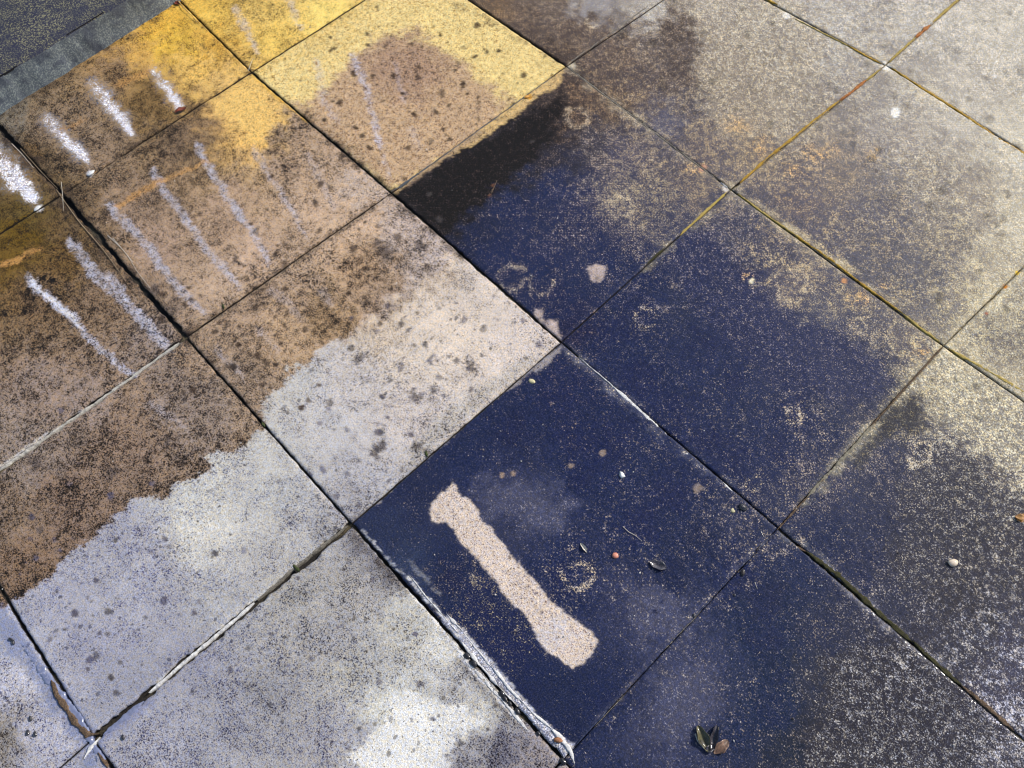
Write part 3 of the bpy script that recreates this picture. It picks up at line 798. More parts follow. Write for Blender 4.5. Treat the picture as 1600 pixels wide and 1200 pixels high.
# --- white streaks: reflections of sky gaps, painted into the slab colour
lattice_dots = np.clip(np.cos(GX * 790) * np.cos(GY * 790) * 1.2 + .2, 0, 1)
SKY_STREAKS = [
 ([(70, 182), (88, 205), (112, 228), (135, 250)], 17, 1.0, 1), ([(142, 128), (160, 152), (180, 176), (205, 208)], 18, 1.0, 1), ([(236, 108), (258, 136), (278, 165)], 17, .9, 1),
 ([(-12, 238), (10, 262), (30, 285), (52, 310)], 36, 1.1, 1), ([(108, 376), (130, 405), (150, 430), (195, 470), (240, 520), (265, 548)], 23, .85, 0), ([(168, 428), (186, 450), (200, 478)], 15, .8, 0),
 ([(42, 430), (62, 452), (100, 482), (125, 510), (152, 540), (185, 570), (212, 588)], 15, 1.0, 0), ([(170, 318), (190, 345), (215, 368), (240, 400), (262, 432), (295, 465), (320, 492)], 17, .75, 0),
 ([(240, 268), (255, 298), (280, 328), (312, 375), (340, 410), (372, 448)], 15, .75, 0), ([(308, 226), (322, 258), (345, 295), (368, 330), (390, 360), (418, 410)], 14, .78, 0),
 ([(396, 232), (412, 262), (430, 290), (452, 325), (478, 372)], 10, .55, 0), ([(480, 240), (500, 280), (520, 325)], 10, .25, 0),
 ([(548, 88), (562, 120), (575, 152), (582, 190), (592, 232)], 12, .75, 0), ([(595, 245), (608, 274)], 10, .45, 0), ([(493, 98), (498, 130), (505, 160), (525, 190)], 13, .4, 0), ([(614, 100), (622, 130), (630, 160)], 9, .35, 0),
 ([(364, 14), (376, 36), (388, 58), (402, 84)], 15, .5, 0), ([(446, -6), (456, 18), (466, 46)], 11, .5, 0), ([(340, 548), (360, 570), (380, 592)], 13, .35, 0), ([(405, 515), (420, 532), (434, 548)], 12, .35, 0),
 ([(500, 455), (520, 478)], 14, .3, 0), ([(240, 630), (265, 650), (292, 672)], 14, .32, 0), ([(425, 455), (450, 475), (470, 498)], 16, .28, 0), ([(640, 200), (652, 232)], 14, .25, 0),
]
for pts, w_, op, la in SKY_STREAKS:
    if la:
        mk = stroke(pts, w_ * .85, 5, 4, L)
        ht = np.interp(seg_dist(PX, PY, pts)[1], [0, 1], [.35, 1.1])
        mk = mk * np.clip(ht + .6 * fin, 0, 1)
        halo = stroke(pts, w_ * 1.6, 7, 6, L) * .3
        paint(halo, b=(214, 214, 224), cov=.22, lat=1.0)
        core = stroke(pts, w_ * .55, 3, 4, L) * np.clip((ht - .45) * 1.6 + .5 * fin, 0, 1)
        paint(np.clip(mk * 1.2, 0, 1) * op, b=(240, 240, 250), cov=.66, wet=.3, lat=1.0, spot=0)
        paint(core * op, a=(196, 198, 222), b=(240, 240, 250), cov=.5, lat=.8)
    else:
        mk = stroke(pts, w_ * .88, 2.6, 4.5, L)
        paint(mk * op * np.clip(.8 + .5 * fin + .45 * mid, 0, 1), a=(204, 205, 222), cov=.34, wet=.3, spot=0)
paint(stroke([(50, 437), (62, 452), (100, 482), (125, 510)], 7, 2, 3, L) * .7, a=(228, 230, 240), cov=.15)
# orange and rust marks
for pts, w_, op in (([(183, 322), (215, 300), (247, 284), (290, 268), (325, 252)], 8, .7), ([(180, 133), (205, 122), (232, 110)], 9, .5), ([(90, 205), (130, 186)], 8, .4), ([(-5, 416), (30, 402), (62, 388)], 7, .8)):
    paint(stroke(pts, w_, 3, 5, L) * op, a=(226, 172, 102), b=(120, 84, 48), cov=.38)
# silt smears on the top-left of slab beyond the wide joint: white chips
for c_, r_ in (((140, 271), 5), ((60, 324), 5)):
    d = np.hypot(PX - c_[0], PY - c_[1])
    paint(sstep(r_ + 2, r_ - 2, d + 2 * e3), a=(232, 232, 236), cov=.05)

R5 = random.Random(21)
# --- rings of raised pale pimples
for cx, cy, r_, st_ in ((800, 436, 24, .34), (846, 449, 19, .22), (1236, 450, 26, .12), (968, 325, 20, .15), (900, 186, 20, .30), (922, 36, 12, .3), (1440, 716, 22, .36), (1180, 760, 14, .1), (1240, 655, 14, .2), (1110, 770, 10, .1), (1010, 500, 20, .18), (905, 905, 26, .22), (1015, 868, 16, .12), (1530, 440, 20, .2)):
    d = np.hypot(PX - cx + 4 * e1, (PY - cy + 4 * e2) * 1.08)
    ring = np.exp(-((d - r_ * .85) / (r_ * .24)) ** 2)
    COV += ring * (st_ + .05) * .62 * Rr * np.clip(.8 + 1.4 * mid + .8 * fin, 0, 2)
    LAT += ring * .3 * Rr
    Bc = Bc * (1 - (ring * .5 * Rr)[:, None]) + alb((196, 182, 158))[None] * (ring * .5 * Rr)[:, None]
# scuffs and wipe marks in the wet film
for _ in range(95):
    x, y = R5.uniform(600, 1500), R5.uniform(230, 1190)
    a_ = R5.uniform(0, 6.28)
    l_ = R5.uniform(14, 70)
    b_ = a_ + R5.uniform(-.5, .5)
    pts = [(x, y), (x + l_ * .5 * math.cos(a_), y + l_ * .5 * math.sin(a_)), (x + l_ * .5 * (math.cos(a_) + math.cos(b_)), y + l_ * .5 * (math.sin(a_) + math.sin(b_)))]
    mk = stroke(pts, R5.uniform(3, 13), 5, 6, Rr)
    COV += mk * R5.uniform(.05, .16) * np.clip(.7 + fin, 0, 2) * (1 - mb)
# peach lichen patches
for cx, cy, r_ in ((1240, 270, 16), (1275, 245, 22), (1300, 240, 10), (1190, 235, 20), (1380, 452, 12), (1440, 555, 14), (1150, 200, 22), (1360, 245, 14), (1085, 265, 14), (1160, 430, 10), (1345, 470, 16)):
    d = np.hypot((PX - cx) * .7 + 5 * e1, (PY - cy) + 6 * e2)
    paint(np.clip(sstep(r_, 0, d + 8 * e3) * .8, 0, 1), b=(226, 186, 128), cov=.5)
# pale dust beside joints on the right
for pts, w_, col_, op in (
    ([(885, 110), (1000, 195), (1060, 245), (1141, 299)], 14, (170, 156, 136), .45), ([(1141, 299), (1250, 378), (1330, 432), (1476, 545)], 18, (200, 184, 146), .55),
    ([(1141, 299), (1060, 372), (1000, 425)], 16, (160, 150, 120), .5), ([(1382, 105), (1260, 205), (1141, 299)], 10, (182, 168, 140), .35),
    ([(1382, 105), (1470, 165), (1600, 245)], 20, (226, 216, 192), .45), ([(1190, 0), (1290, 58), (1382, 105)], 14, (214, 204, 178), .5), ([(1476, 545), (1560, 592), (1640, 640)], 30, (226, 212, 170), .5),
    ([(1476, 545), (1420, 610), (1340, 700), (1260, 790)], 20, (170, 164, 140), .5), ([(1476, 545), (1600, 425)], 26, (214, 204, 170), .4), ([(1225, 838), (1262, 862), (1300, 890)], 12, (150, 150, 150), .4),
    ([(1290, 890), (1400, 985), (1480, 1050)], 16, (178, 178, 190), .3), ([(885, 548), (960, 615), (1040, 690), (1140, 765)], 16, (120, 122, 140), .5), ([(1000, 1060), (930, 1140)], 5, (130, 126, 140), .4), ([(1218, 830), (1150, 898), (1068, 990), (1000, 1060)], 10, (84, 84, 108), .45)):
    paint(stroke(pts, w_, 7, 7, Rr) * op * np.clip(.6 + .8 * mid + .4 * fin, 0, 1.4), a=col_, b=(226, 214, 186), cov=.35, wet=.2)
paint(area([(606, 1098), (640, 1086), (676, 1100), (730, 1104), (752, 1130), (716, 1150), (700, 1230), (560, 1230), (568, 1165), (612, 1140)], 9, 16, L, 8) * .75, a=(236, 236, 234), b=(186, 186, 190), cov=.2)  # whiter cloud reflection painted on the pale grey slab
paint(area([(650, 1000), (700, 985), (728, 1035), (745, 1080), (700, 1085), (660, 1050), (630, 1020)], 14, 18, L, 10) * .45, a=(226, 225, 222), b=(160, 160, 164), cov=.25)
# grey wisps round the pale shape: cloud reflections put into the colour
for pts_, op_ in (([(748, 760), (800, 748), (860, 768), (900, 800), (880, 832), (800, 826), (760, 800)], .5), ([(985, 905), (1040, 925), (1085, 965), (1060, 1010), (1010, 1000), (980, 950)], .5), ([(1030, 1060), (1110, 1040), (1125, 1110), (1060, 1180), (1010, 1150)], .45)):
    paint(area(pts_, 16, 16, Rr, 12) * op_, a=(82, 84, 108), b=(150, 146, 152), cov=.2)
COV = np.where(~isleft & (WET > .8), COV * 1.1 + .018, COV)
# dark rims beside the left joints, plus the step's shadow painted along its foot
for pts, w_, op in (([(0, 205), (95, 303), (160, 378), (215, 440), (290, 527)], 26, .62), ([(470, 180), (530, 232), (610, 302)], 16, .7), ([(290, 527), (340, 580), (400, 648), (440, 695)], 8, .6), ([(612, 306), (660, 350), (700, 388), (740, 418)], 12, .6),
                    ([(130, 275), (250, 200), (390, 112)], 9, .5), ([(290, 522), (400, 452), (500, 380), (610, 306)], 8, .5), ([(700, 0), (780, 45), (880, 105)], 7, .5), ([(60, 720), (120, 690), (160, 660)], 10, .4), ([(0, 178), (100, 118), (265, 12)], 9, .55),
                    ([(280, 5), (340, 62), (390, 112)], 8, .35), ([(550, 820), (600, 876), (660, 940)], 26, .5), ([(700, 990), (800, 1110), (870, 1170)], 30, .35), ([(560, 810), (500, 860)], 10, .3)):
    paint(stroke(pts, w_, 5, 6, L) * op * np.clip(.7 + .9 * mid + .5 * fin, 0, 1.4), a=(74, 60, 50), b=(38, 30, 26), cov=.42, wet=.3)
# black crust clusters
for cx, cy, r_ in ((650, 622, 16), (600, 392, 22), (655, 385, 14), (560, 560, 12), (735, 575, 14), (850, 420, 1), (262, 690, 9), (175, 740, 16), (60, 725, 14), (590, 700, 16), (655, 700, 14), (445, 640, 8), (280, 470, 10), (680, 360, 12), (340, 580, 9), (240, 455, 12), (372, 408, 8), (960, 20, 1)):
    d = np.hypot(PX - cx + 7 * e1, PY - cy + 7 * e2)
    paint(sstep(r_, r_ * .3, d + 6 * e3) * .75 * L, a=(96, 86, 84), b=(46, 42, 44), cov=.5)
# film in the dip of the bottom-left slabs, its bluish sky reflection painted in
paint(stroke([(0, 965), (40, 1010), (90, 1085), (140, 1150), (150, 1200)], 42, 12, 8, L) * .85, a=(134, 142, 172), b=(120, 126, 156), cov=.12, wet=1, spot=0)
paint(stroke([(235, 1092), (200, 1125), (165, 1150)], 22, 8, 6, L) * .7, a=(128, 134, 168), b=(120, 126, 156), cov=.12, wet=1, spot=0)
# white lime band beside the long joint
bd = slab_is((1, 0))
paint(area([(700, 962), (716, 975), (760, 1020), (800, 1072), (850, 1128), (900, 1165), (905, 1200), (880, 1195), (820, 1130), (740, 1040), (690, 975)], 2.5, 4, bd), a=(122, 125, 146), b=(222, 222, 230), cov=.42, wet=.5, lat=.1, coarse=.4)
for pts, w_, op in (([(640, 905), (690, 962), (740, 1030), (790, 1085), (850, 1150), (880, 1185)], 4, 1), ([(702, 964), (735, 1000), (765, 1040), (800, 1085), (850, 1130), (880, 1160)], 3.5, 1), ([(715, 975), (760, 1022), (790, 1062), (840, 1115)], 3, .9), ([(725, 1012), (775, 1068)], 5, .7),
                    ([(890, 1170), (898, 1200)], 14, .9), ([(640, 880), (688, 930)], 6, .22), ([(566, 830), (600, 866), (650, 918), (700, 968), (745, 1020)], 3.2, .9), ([(690, 962), (730, 1010), (752, 1040)], 2.4, .9)):
    paint(stroke(pts, w_, 1.6, 4, bd, .75) * op, a=(236, 236, 240), b=(130, 130, 146), cov=.2, wet=.2, spot=0)
for pts, w_, op in (([(630, 912), (680, 968), (725, 1030), (760, 1072), (800, 1118), (830, 1145)], 4, .9), ([(560, 832), (600, 875), (650, 935)], 3, .35)):
    paint(stroke(pts, w_, 1.6, 3, L, .3) * op, a=(232, 232, 236), b=(150, 148, 158), cov=.2)
# wet-edge highlights painted as pale arrises along joints
for pts, w_, op, col_ in (([(0, 728), (120, 648), (200, 592), (282, 534)], 6, .85, (212, 210, 206)), ([(228, 1086), (320, 1008), (400, 940), (470, 882), (540, 824)], 6, .9, (206, 206, 204)), ([(560, 40), (520, 28)], 2, .2, (200, 190, 170))):
    paint(stroke(pts, w_, 1.6, 1.5, L, .2) * op, a=col_, b=(130, 128, 130), cov=.2)
paint(stroke([(392, 118), (450, 168), (480, 190)], 5, 2, 2, L) * .7, a=(212, 170, 60), b=(120, 90, 30), cov=.2)
# red brick dust spots and white drips
for cx, cy, r_, col_ in ((823, 154, 5, (214, 160, 60)), (1590, 432, 3.5, (240, 200, 40)), (1572, 452, 3.5, (232, 150, 50)), (1544, 497, 2, (180, 110, 84)), (1320, 443, 3.5, (206, 150, 104)), (1598, 816, 6, (222, 160, 70)), (771, 293, 2, (110, 76, 56)), (762, 308, 2, (104, 72, 54)),
                         (1398, 180, 8, (240, 238, 232)), (1554, 124, 3.5, (236, 232, 226)), (1226, 26, 6, (240, 236, 226)), (1383, 106, 8, (236, 232, 220)), (1133, 297, 5, (220, 214, 206)), (1174, 442, 4, (232, 222, 190)), (890, 105, 6, (190, 180, 160)), (1096, 265, 5, (210, 160, 130)),
                         (785, 745, 4, (150, 132, 122)), (803, 742, 4, (150, 132, 122)), (944, 712, 5, (140, 124, 114)), (894, 730, 4, (140, 124, 114)), (1092, 768, 7, (132, 120, 116)), (1035, 945, 3, (34, 40, 70)), (1026, 960, 4, (34, 40, 70))):
    d = np.hypot(PX - cx + 2 * e1, PY - cy + 2 * e2)
    paint(sstep(r_ + 1.2, r_ - 1.2, d + 1.2 * e3), a=col_, b=tuple(int(c * .85) for c in col_), cov=.2, wet=.1, lat=.1, spot=0)
# random dark specks on the yellow slab and lichen discs on the dry slabs
R2 = random.Random(3)
for k in range(90):
    cx, cy = R2.uniform(380, 1600), R2.uniform(0, 560)
    r_ = R2.uniform(2.5, 6)
    d = np.hypot(PX - cx + 2 * e1, PY - cy + 2 * e2)
    near = (d < 14)
    if not near.any():
        continue
    paint(np.where(near, sstep(r_ + 1.5, r_ - 2, d + 1.5 * e3) * R2.uniform(.15, .45) * ((WET < .25) & ~isleft), 0), a=(104, 98, 98), b=(120, 112, 110), cov=.3)
for k in range(70):
    cx, cy = R2.uniform(430, 880), R2.uniform(0, 300)
    r_ = R2.uniform(1.2, 4.2) if R2.random() < .8 else R2.uniform(4, 6)
    d = np.hypot(PX - cx + 2 * e1, PY - cy + 2 * e2)
    near = (d < 12) & (ys > 0)
    if near.any():
        paint(np.where(near, sstep(r_ + 1, r_ - 1, d + 1.5 * e3) * .85, 0), a=(70, 54, 40), b=(50, 38, 30), cov=.4)

R4 = random.Random(11)
lk = np.flatnonzero(isleft)
lx, ly = PX[lk], PY[lk]
clusters = [(780, 540, 90, 34), (650, 620, 60, 24), (700, 450, 80, 22), (850, 480, 40, 14), (570, 690, 80, 18), (480, 620, 50, 12), (120, 980, 90, 24), (230, 920, 80, 18), (400, 860, 80, 14), (560, 930, 70, 18),
            (640, 1060, 90, 16), (330, 1060, 110, 20), (460, 430, 60, 16), (400, 330, 60, 18), (540, 310, 50, 12), (660, 120, 70, 26), (560, 230, 60, 18), (480, 480, 60, 22), (600, 390, 60, 26), (330, 580, 70, 16), (150, 760, 90, 18),
            (80, 560, 80, 16), (230, 450, 50, 14), (620, 300, 60, 14), (430, 560, 50, 14), (50, 1100, 50, 12), (750, 80, 70, 14), (330, 480, 60, 12), (700, 600, 60, 18), (620, 740, 50, 12), (780, 1120, 40, 8)]
for cx, cy, sp_, nn_ in clusters:
    for _ in range(nn_):
        x, y = R4.gauss(cx, sp_), R4.gauss(cy, sp_ * .8)
        r_ = 1.6 + 4.2 * R4.random() ** 2.6
        m_ = np.flatnonzero((np.abs(lx - x) < 12) & (np.abs(ly - y) < 12))
        if len(m_) == 0:
            continue
        k = lk[m_]
        d = np.hypot(PX[k] - x + 2.2 * e1[k], PY[k] - y + 2.2 * e2[k]) + 1.3 * e3[k]
        mk = np.zeros(NV)
        mk[k] = sstep(r_ + 1.1, r_ - 1.1, d) * R4.uniform(.45, .95)
        pale = cy > 620 or cx > 640
        kk = k[mk[k] > .01]
        f_ = mk[kk][:, None]
        tone = alb(R4.choice([(84, 80, 96), (74, 70, 74), (96, 94, 116)]) if (pale and y > 400) else R4.choice([(62, 48, 38), (52, 42, 36), (78, 62, 50)]))
        A[kk] = A[kk] * (1 - f_) + tone * f_
        Bc[kk] = Bc[kk] * (1 - f_) + tone * .7 * f_

for _ in range(520):
    x, y = R4.uniform(900, 1620), R4.uniform(-20, 760)
    m_ = np.flatnonzero((np.abs(PX - x) < 14) & (np.abs(PY - y) < 14) & ~isleft & (WET < .3))
    if len(m_) < 4:
        continue
    r_ = 2.2 + 5.5 * R4.random() ** 2
    d = np.hypot(PX[m_] - x + 2 * e1[m_], PY[m_] - y + 2 * e2[m_]) + 1.5 * e3[m_]
    f_ = (sstep(r_ + 2, r_ - 2, d) * R4.uniform(.12, .42))[:, None]
    A[m_] = A[m_] * (1 - f_)
    Bc[m_] = Bc[m_] * (1 - f_)

# the very arris is a little darker everywhere
rim = np.clip(1 - SIDE / .0025, 0, 1)
A *= (1 - .45 * rim * np.clip(.7 + fin, 0, 1))[:, None]
Bc *= (1 - .35 * rim)[:, None]
COV = np.clip(COV, 0, .95)
WET = np.clip(WET, 0, 1)
LAT = np.clip(LAT, 0, 1.1)
SPOT = np.clip(SPOT, 0, 1)

slab_mat = slab_material()
off = 0
for s in slabs:
    n = s['n']
    k = n * n
    P = np.stack([s['X'].ravel(), s['Y'].ravel(), s['Z'].ravel()], 1)
    sl = slice(off, off + k)
    off += k
    # skirt: four walls going down from the rim
    idx = np.arange(k).reshape(n, n)
    ring = np.concatenate([idx[:-1, 0], idx[-1, :-1], idx[:0:-1, -1], idx[0, :0:-1]])
    low = P[ring].copy()
    low[:, 2] = -0.038
    q = np.stack([idx[:-1, :-1], idx[1:, :-1], idx[1:, 1:], idx[:-1, 1:]], -1).reshape(-1, 4)
    m_ = len(ring)
    a_ = ring
    b_ = np.roll(ring, -1)
    c_ = k + np.roll(np.arange(m_), -1)
    d_ = k + np.arange(m_)
    w4 = np.stack([b_, a_, d_, c_], -1)
    Q = np.concatenate([q, w4]).astype(np.int32)
    PP = np.concatenate([P, low])
    me = bpy.data.meshes.new('paving_slab')
    me.vertices.add(len(PP))
    me.vertices.foreach_set('co', PP.astype(np.float32).ravel())
    me.loops.add(Q.size)
    me.loops.foreach_set('vertex_index', Q.ravel())
    me.polygons.add(len(Q))
    me.polygons.foreach_set('loop_start', np.arange(0, Q.size, 4, dtype=np.int32))
    me.polygons.foreach_set('loop_total', np.full(len(Q), 4, np.int32))
    me.materials.append(slab_mat)
    me.materials.append(side_mat)
    me.polygons.foreach_set('material_index', np.concatenate([np.zeros(len(q), np.int32), np.ones(len(w4), np.int32)]))
    me.polygons.foreach_set('use_smooth', np.concatenate([np.ones(len(q), bool), np.zeros(len(w4), bool)]))
    me.update(calc_edges=True)

    def ext(v):
        return np.concatenate([v, v[ring]])
    for nm, arr in (('ground_tone', A), ('speck_tone', Bc)):
        at = me.attributes.new(nm, 'FLOAT_COLOR', 'POINT')
        v = ext(arr[sl])
        at.data.foreach_set('color', np.concatenate([v, np.ones((len(v), 1))], 1).astype(np.float32).ravel())
    at = me.attributes.new('surface', 'FLOAT_VECTOR', 'POINT')
    at.data.foreach_set('vector', ext(np.stack([COV[sl], WET[sl], LAT[sl]], 1)).astype(np.float32).ravel())
    for nm, arr in (('spots', SPOT), ('coarse', COARSE)):
        at = me.attributes.new(nm, 'FLOAT', 'POINT')
        at.data.foreach_set('value', ext(arr[sl]).astype(np.float32))
    o = link(bpy.data.objects.new('paving_slab', me), patio)
    if (s['i'], s['j']) in LABELS:
        o['label'] = LABELS[(s['i'], s['j'])]

# ------------------------------------------------------------------ what fills the joints
MOSS_Y = simple_mat('ochre_moss', (206, 168, 66), (140, 104, 34), 500, 0.9, 0.8, 0.002)
MOSS_P = simple_mat('straw_moss', (206, 182, 104), (160, 136, 70), 900, 0.9, 0.8, 0.002)
MOSS_O = simple_mat('rust_moss', (206, 130, 66), (140, 92, 52), 500, 0.9, 0.8, 0.002)
MOSS_G = simple_mat('olive_moss', (74, 72, 34), (34, 32, 20), 900, 0.9, 0.8, 0.002)
LIME = simple_mat('lime_crust', (240, 240, 240), (176, 174, 180), 400, 0.7, 0.6, 0.001)
MORT = simple_mat('brown_mortar', (128, 104, 82), (58, 46, 36), 500, 0.85, 1.0, 0.002)
GREYM = simple_mat('grey_grit', (150, 144, 134), (84, 78, 72), 700, 0.85, 0.8, 0.002)


def strip(name, pts, width, mat, top=0.0004, label=None, parent=patio, wild=.5, seed=1, shift=0.0):
    """bumpy ridge along surveyed points, width in metres"""
    g = [G(*p) for p in pts]
    P = []
    for a, b in zip(g[:-1], g[1:]):
        n = max(2, int(np.linalg.norm(b - a) / 0.0018))
        for t in range(n):
            P.append(a + (b - a) * t / n)
    P.append(g[-1])
    P = np.array(P)
    T = np.gradient(P, axis=0)
    T /= np.linalg.norm(T, axis=1)[:, None] + 1e-12
    Nn = np.stack([-T[:, 1], T[:, 0]], 1)
    n = len(P)
    prof = [-1, -.8, -.35, .35, .8, 1]
    V = []
    wn_ = 1 + wild * fbm(P[:, 0], P[:, 1], 90, 3, seed)
    wn_ = np.clip(wn_ + .3 * fbm(P[:, 0], P[:, 1], 330, 2, seed + 9), .15, 2.2)
    taper = np.clip(np.minimum(np.arange(n), np.arange(n)[::-1]) / 7.0, .1, 1)
    cs = shift + .0006 * fbm(P[:, 0], P[:, 1], 70, 2, seed + 3)
    for k_, c in enumerate(prof):
        q = P + Nn * (c * width * .5 * wn_ * taper + cs)[:, None]
        h = top * (1 - .35 * c * c) + .0007 * fbm(q[:, 0], q[:, 1], 300, 2, seed + 5)
        if abs(c) == 1:
            h = np.full(n, -.012)
        V.append(np.column_stack([q, h]))
    V = np.concatenate(V)
    F = []
    for k_ in range(len(prof) - 1):
        for t in range(n - 1):
            F.append((k_ * n + t, k_ * n + t + 1, (k_ + 1) * n + t + 1, (k_ + 1) * n + t))
    o = mesh_obj(name, V, F, mat, parent, True)
    if label:
        o['label'] = label
    return o


J = 'joint_moss'
M = 'joint_mortar'
strip(J, [(1392, 110), (1440, 142), (1500, 180), (1560, 222), (1625, 260)], .0056, MOSS_Y, .0008, 'thick ochre moss in the joint running to the right edge', seed=2)
strip(J, [(1374, 112), (1352, 128)], .0042, MOSS_P, .0004, seed=3)
strip(J, [(1352, 128), (1328, 148), (1310, 160)], .0058, MOSS_O, .0010, 'rust orange moss below the top crossing', seed=4)
strip(J, [(1310, 160), (1285, 180), (1240, 216), (1200, 248), (1155, 288)], .0038, MOSS_Y, .0006, seed=5)
strip(J, [(1135, 303), (1110, 325), (1062, 370)], .0042, MOSS_P, .0003, seed=6)
strip(J, [(1040, 388), (1010, 415)], .0030, MOSS_G, .0001, seed=6)
strip(J, [(1388, 99), (1430, 60)], .0034, MOSS_P, .0003, seed=7)
strip(J, [(1428, 62), (1452, 42)], .0078, MOSS_O, .0010, 'rusty clump in the joint near the top edge', seed=8)
strip(J, [(1455, 38), (1480, 16), (1505, -6)], .0046, MOSS_P, .0003, seed=9)
strip(J, [(1190, -2), (1212, 10)], .0060, MOSS_Y, .0005, seed=10)
strip(J, [(1240, 32), (1290, 58), (1330, 78)], .0030, MOSS_P, .0002, seed=10)
strip(J, [(1322, 74), (1350, 90), (1376, 104)], .0042, MOSS_Y, .0004, seed=12)
strip(J, [(1152, 306), (1200, 342), (1250, 376), (1300, 410)], .0034, MOSS_P, .0006, seed=13)
strip(J, [(1240, 370), (1290, 404), (1345, 446), (1410, 494)], .0038, MOSS_Y, .0009, 'yellow moss in the middle joint between grey slabs', seed=14)
strip(J, [(1410, 494), (1440, 518), (1470, 540)], .0042, MOSS_P, .0005, seed=15)
strip(J, [(1484, 550), (1540, 582), (1605, 620)], .0050, MOSS_P, .0002, seed=16)
strip(M, [(886, 108), (960, 164), (1040, 224), (1120, 284)], .0034, GREYM, .0001, seed=17)
strip(M, [(1125, 288), (1136, 297)], .0060, LIME, .0012, seed=18)
strip(M, [(886, 100), (940, 62), (1005, 15), (1030, -4)], .0026, GREYM, .0001, seed=19)
strip(J, [(1222, 842), (1240, 856), (1265, 868)], .0050, MORT, -.0004, seed=20)
strip(J, [(1262, 866), (1310, 902), (1370, 958), (1430, 1011)], .0078, MOSS_G, .0004, 'olive green moss in the joint of the black speckled slabs', seed=21)
strip(J, [(1430, 1008), (1480, 1055), (1510, 1080)], .0066, MOSS_G, .0002, seed=22)
strip(J, [(1505, 1076), (1550, 1114), (1590, 1150)], .0064, MORT, .0004, 'brown gritty joint towards the lower right corner', seed=23)
strip(M, [(1216, 834), (1300, 742), (1380, 652), (1474, 547)], .0026, MORT, -.0006, seed=24)
strip(M, [(1265, 783), (1330, 712), (1370, 668)], .0052, simple_mat('dry_silt', (158, 152, 134), (104, 98, 88), 700, .9, .6), .0002, seed=25, shift=.0016)
strip(M, [(905, 560), (950, 598), (990, 634)], .0018, LIME, .0004, seed=26, shift=-.0012)
strip(M, [(960, 606), (1010, 652), (1060, 700), (1110, 742)], .0052, LIME, .0008, 'white lime crust in the joint between the navy slabs', seed=27, shift=-.0018)
strip(M, [(1105, 738), (1130, 758), (1150, 776)], .0026, LIME, .0004, seed=28)
strip(M, [(0, 734), (100, 664), (200, 594), (280, 536)], .0034, simple_mat('washed_mortar', (214, 210, 204), (140, 134, 128), 600, .7, .6), -.0002, 'pale mortar line reaching the left edge', seed=29, shift=.0016)
strip(M, [(236, 1084), (320, 1012), (400, 944)], .0036, LIME, -.0006, seed=30, shift=.0020)
strip(M, [(405, 940), (470, 884), (545, 824)], .0028, GREYM, -.0008, seed=31, shift=.0018)
strip(M, [(228, 1096), (195, 1124), (165, 1148)], .0075, simple_mat('sky_tone_water', (132, 138, 168), (118, 124, 156), 400, .25, .2, coat=.8), .0006, seed=32)  # water in the joint, reflected sky tone put into its colour
strip(M, [(700, 992), (740, 1040), (790, 1095), (830, 1142)], .0055, LIME, .0003, 'broad white lime crust beside the long lower joint', seed=33, shift=-.0030)
strip(M, [(84, 1062), (92, 1085), (104, 1102), (122, 1130), (140, 1148), (158, 1148)], .0095, MORT, .0016, 'broken brown mortar ridge near the bottom-left corner', seed=34)
strip(M, [(0, 962), (40, 1012), (80, 1072), (120, 1122), (150, 1175), (165, 1205)], .012, simple_mat('sky_tone_puddle', (128, 136, 168), (112, 120, 154), 200, .2, .15, coat=.9), -.0006, seed=35, shift=.003)  # puddle along the joint, base colour holds the sky it mirrors
strip(M, [(136, 1186), (146, 1168), (160, 1152)], .0040, LIME, .0018, seed=36)
strip(M, [(157, 1176), (172, 1200)], .0060, MORT, .0016, seed=37)
strip(M, [(610, 300), (680, 252), (760, 194), (860, 122)], .0022, simple_mat('slate_silt', (86, 96, 108), (60, 66, 74), 600, .7, .4), -.0012, seed=38)
strip(M, [(22, 232), (60, 272), (96, 308)], .0060, MORT, -.0028, seed=39, shift=.001)
for k_, (pts, w_, tp) in enumerate((([(700, 962), (722, 986), (748, 1018), (772, 1046)], .0030, .0011), ([(768, 1040), (800, 1080), (832, 1114), (868, 1144)], .0034, .0012), ([(722, 1004), (750, 1040), (782, 1076), (812, 1108)], .0040, .0009),
                                   ([(640, 900), (668, 934), (698, 968), (720, 994)], .0016, .0008), ([(862, 1140), (880, 1158), (896, 1178), (902, 1200)], .0060, .0014))):
    o_ = strip('lime_crust', pts, w_, LIME, tp, seed=60 + k_, wild=.9)
strip(M, [(1212, 838), (1150, 900), (1070, 988), (990, 1072), (900, 1172)], .0026, simple_mat('sky_navy_silt', (48, 54, 84), (34, 40, 68), 500, .4, .4, coat=.5), .0001, 'faint joint nearly silted over between the two navy slabs', seed=70, wild=.3)  # joint fill takes the slabs' painted sky navy
strip(M, [(1100, 958), (1068, 992), (1040, 1020)], .0012, GREYM, .0006, seed=71)
strip(M, [(985, 1084), (955, 1116), (930, 1142)], .0010, GREYM, .0006, seed=72)
# black grit balls washed into the long lower joint
grit_mat = simple_mat('black_grit', (18, 16, 20), (40, 38, 44), 900, .35, .5, coat=.5)


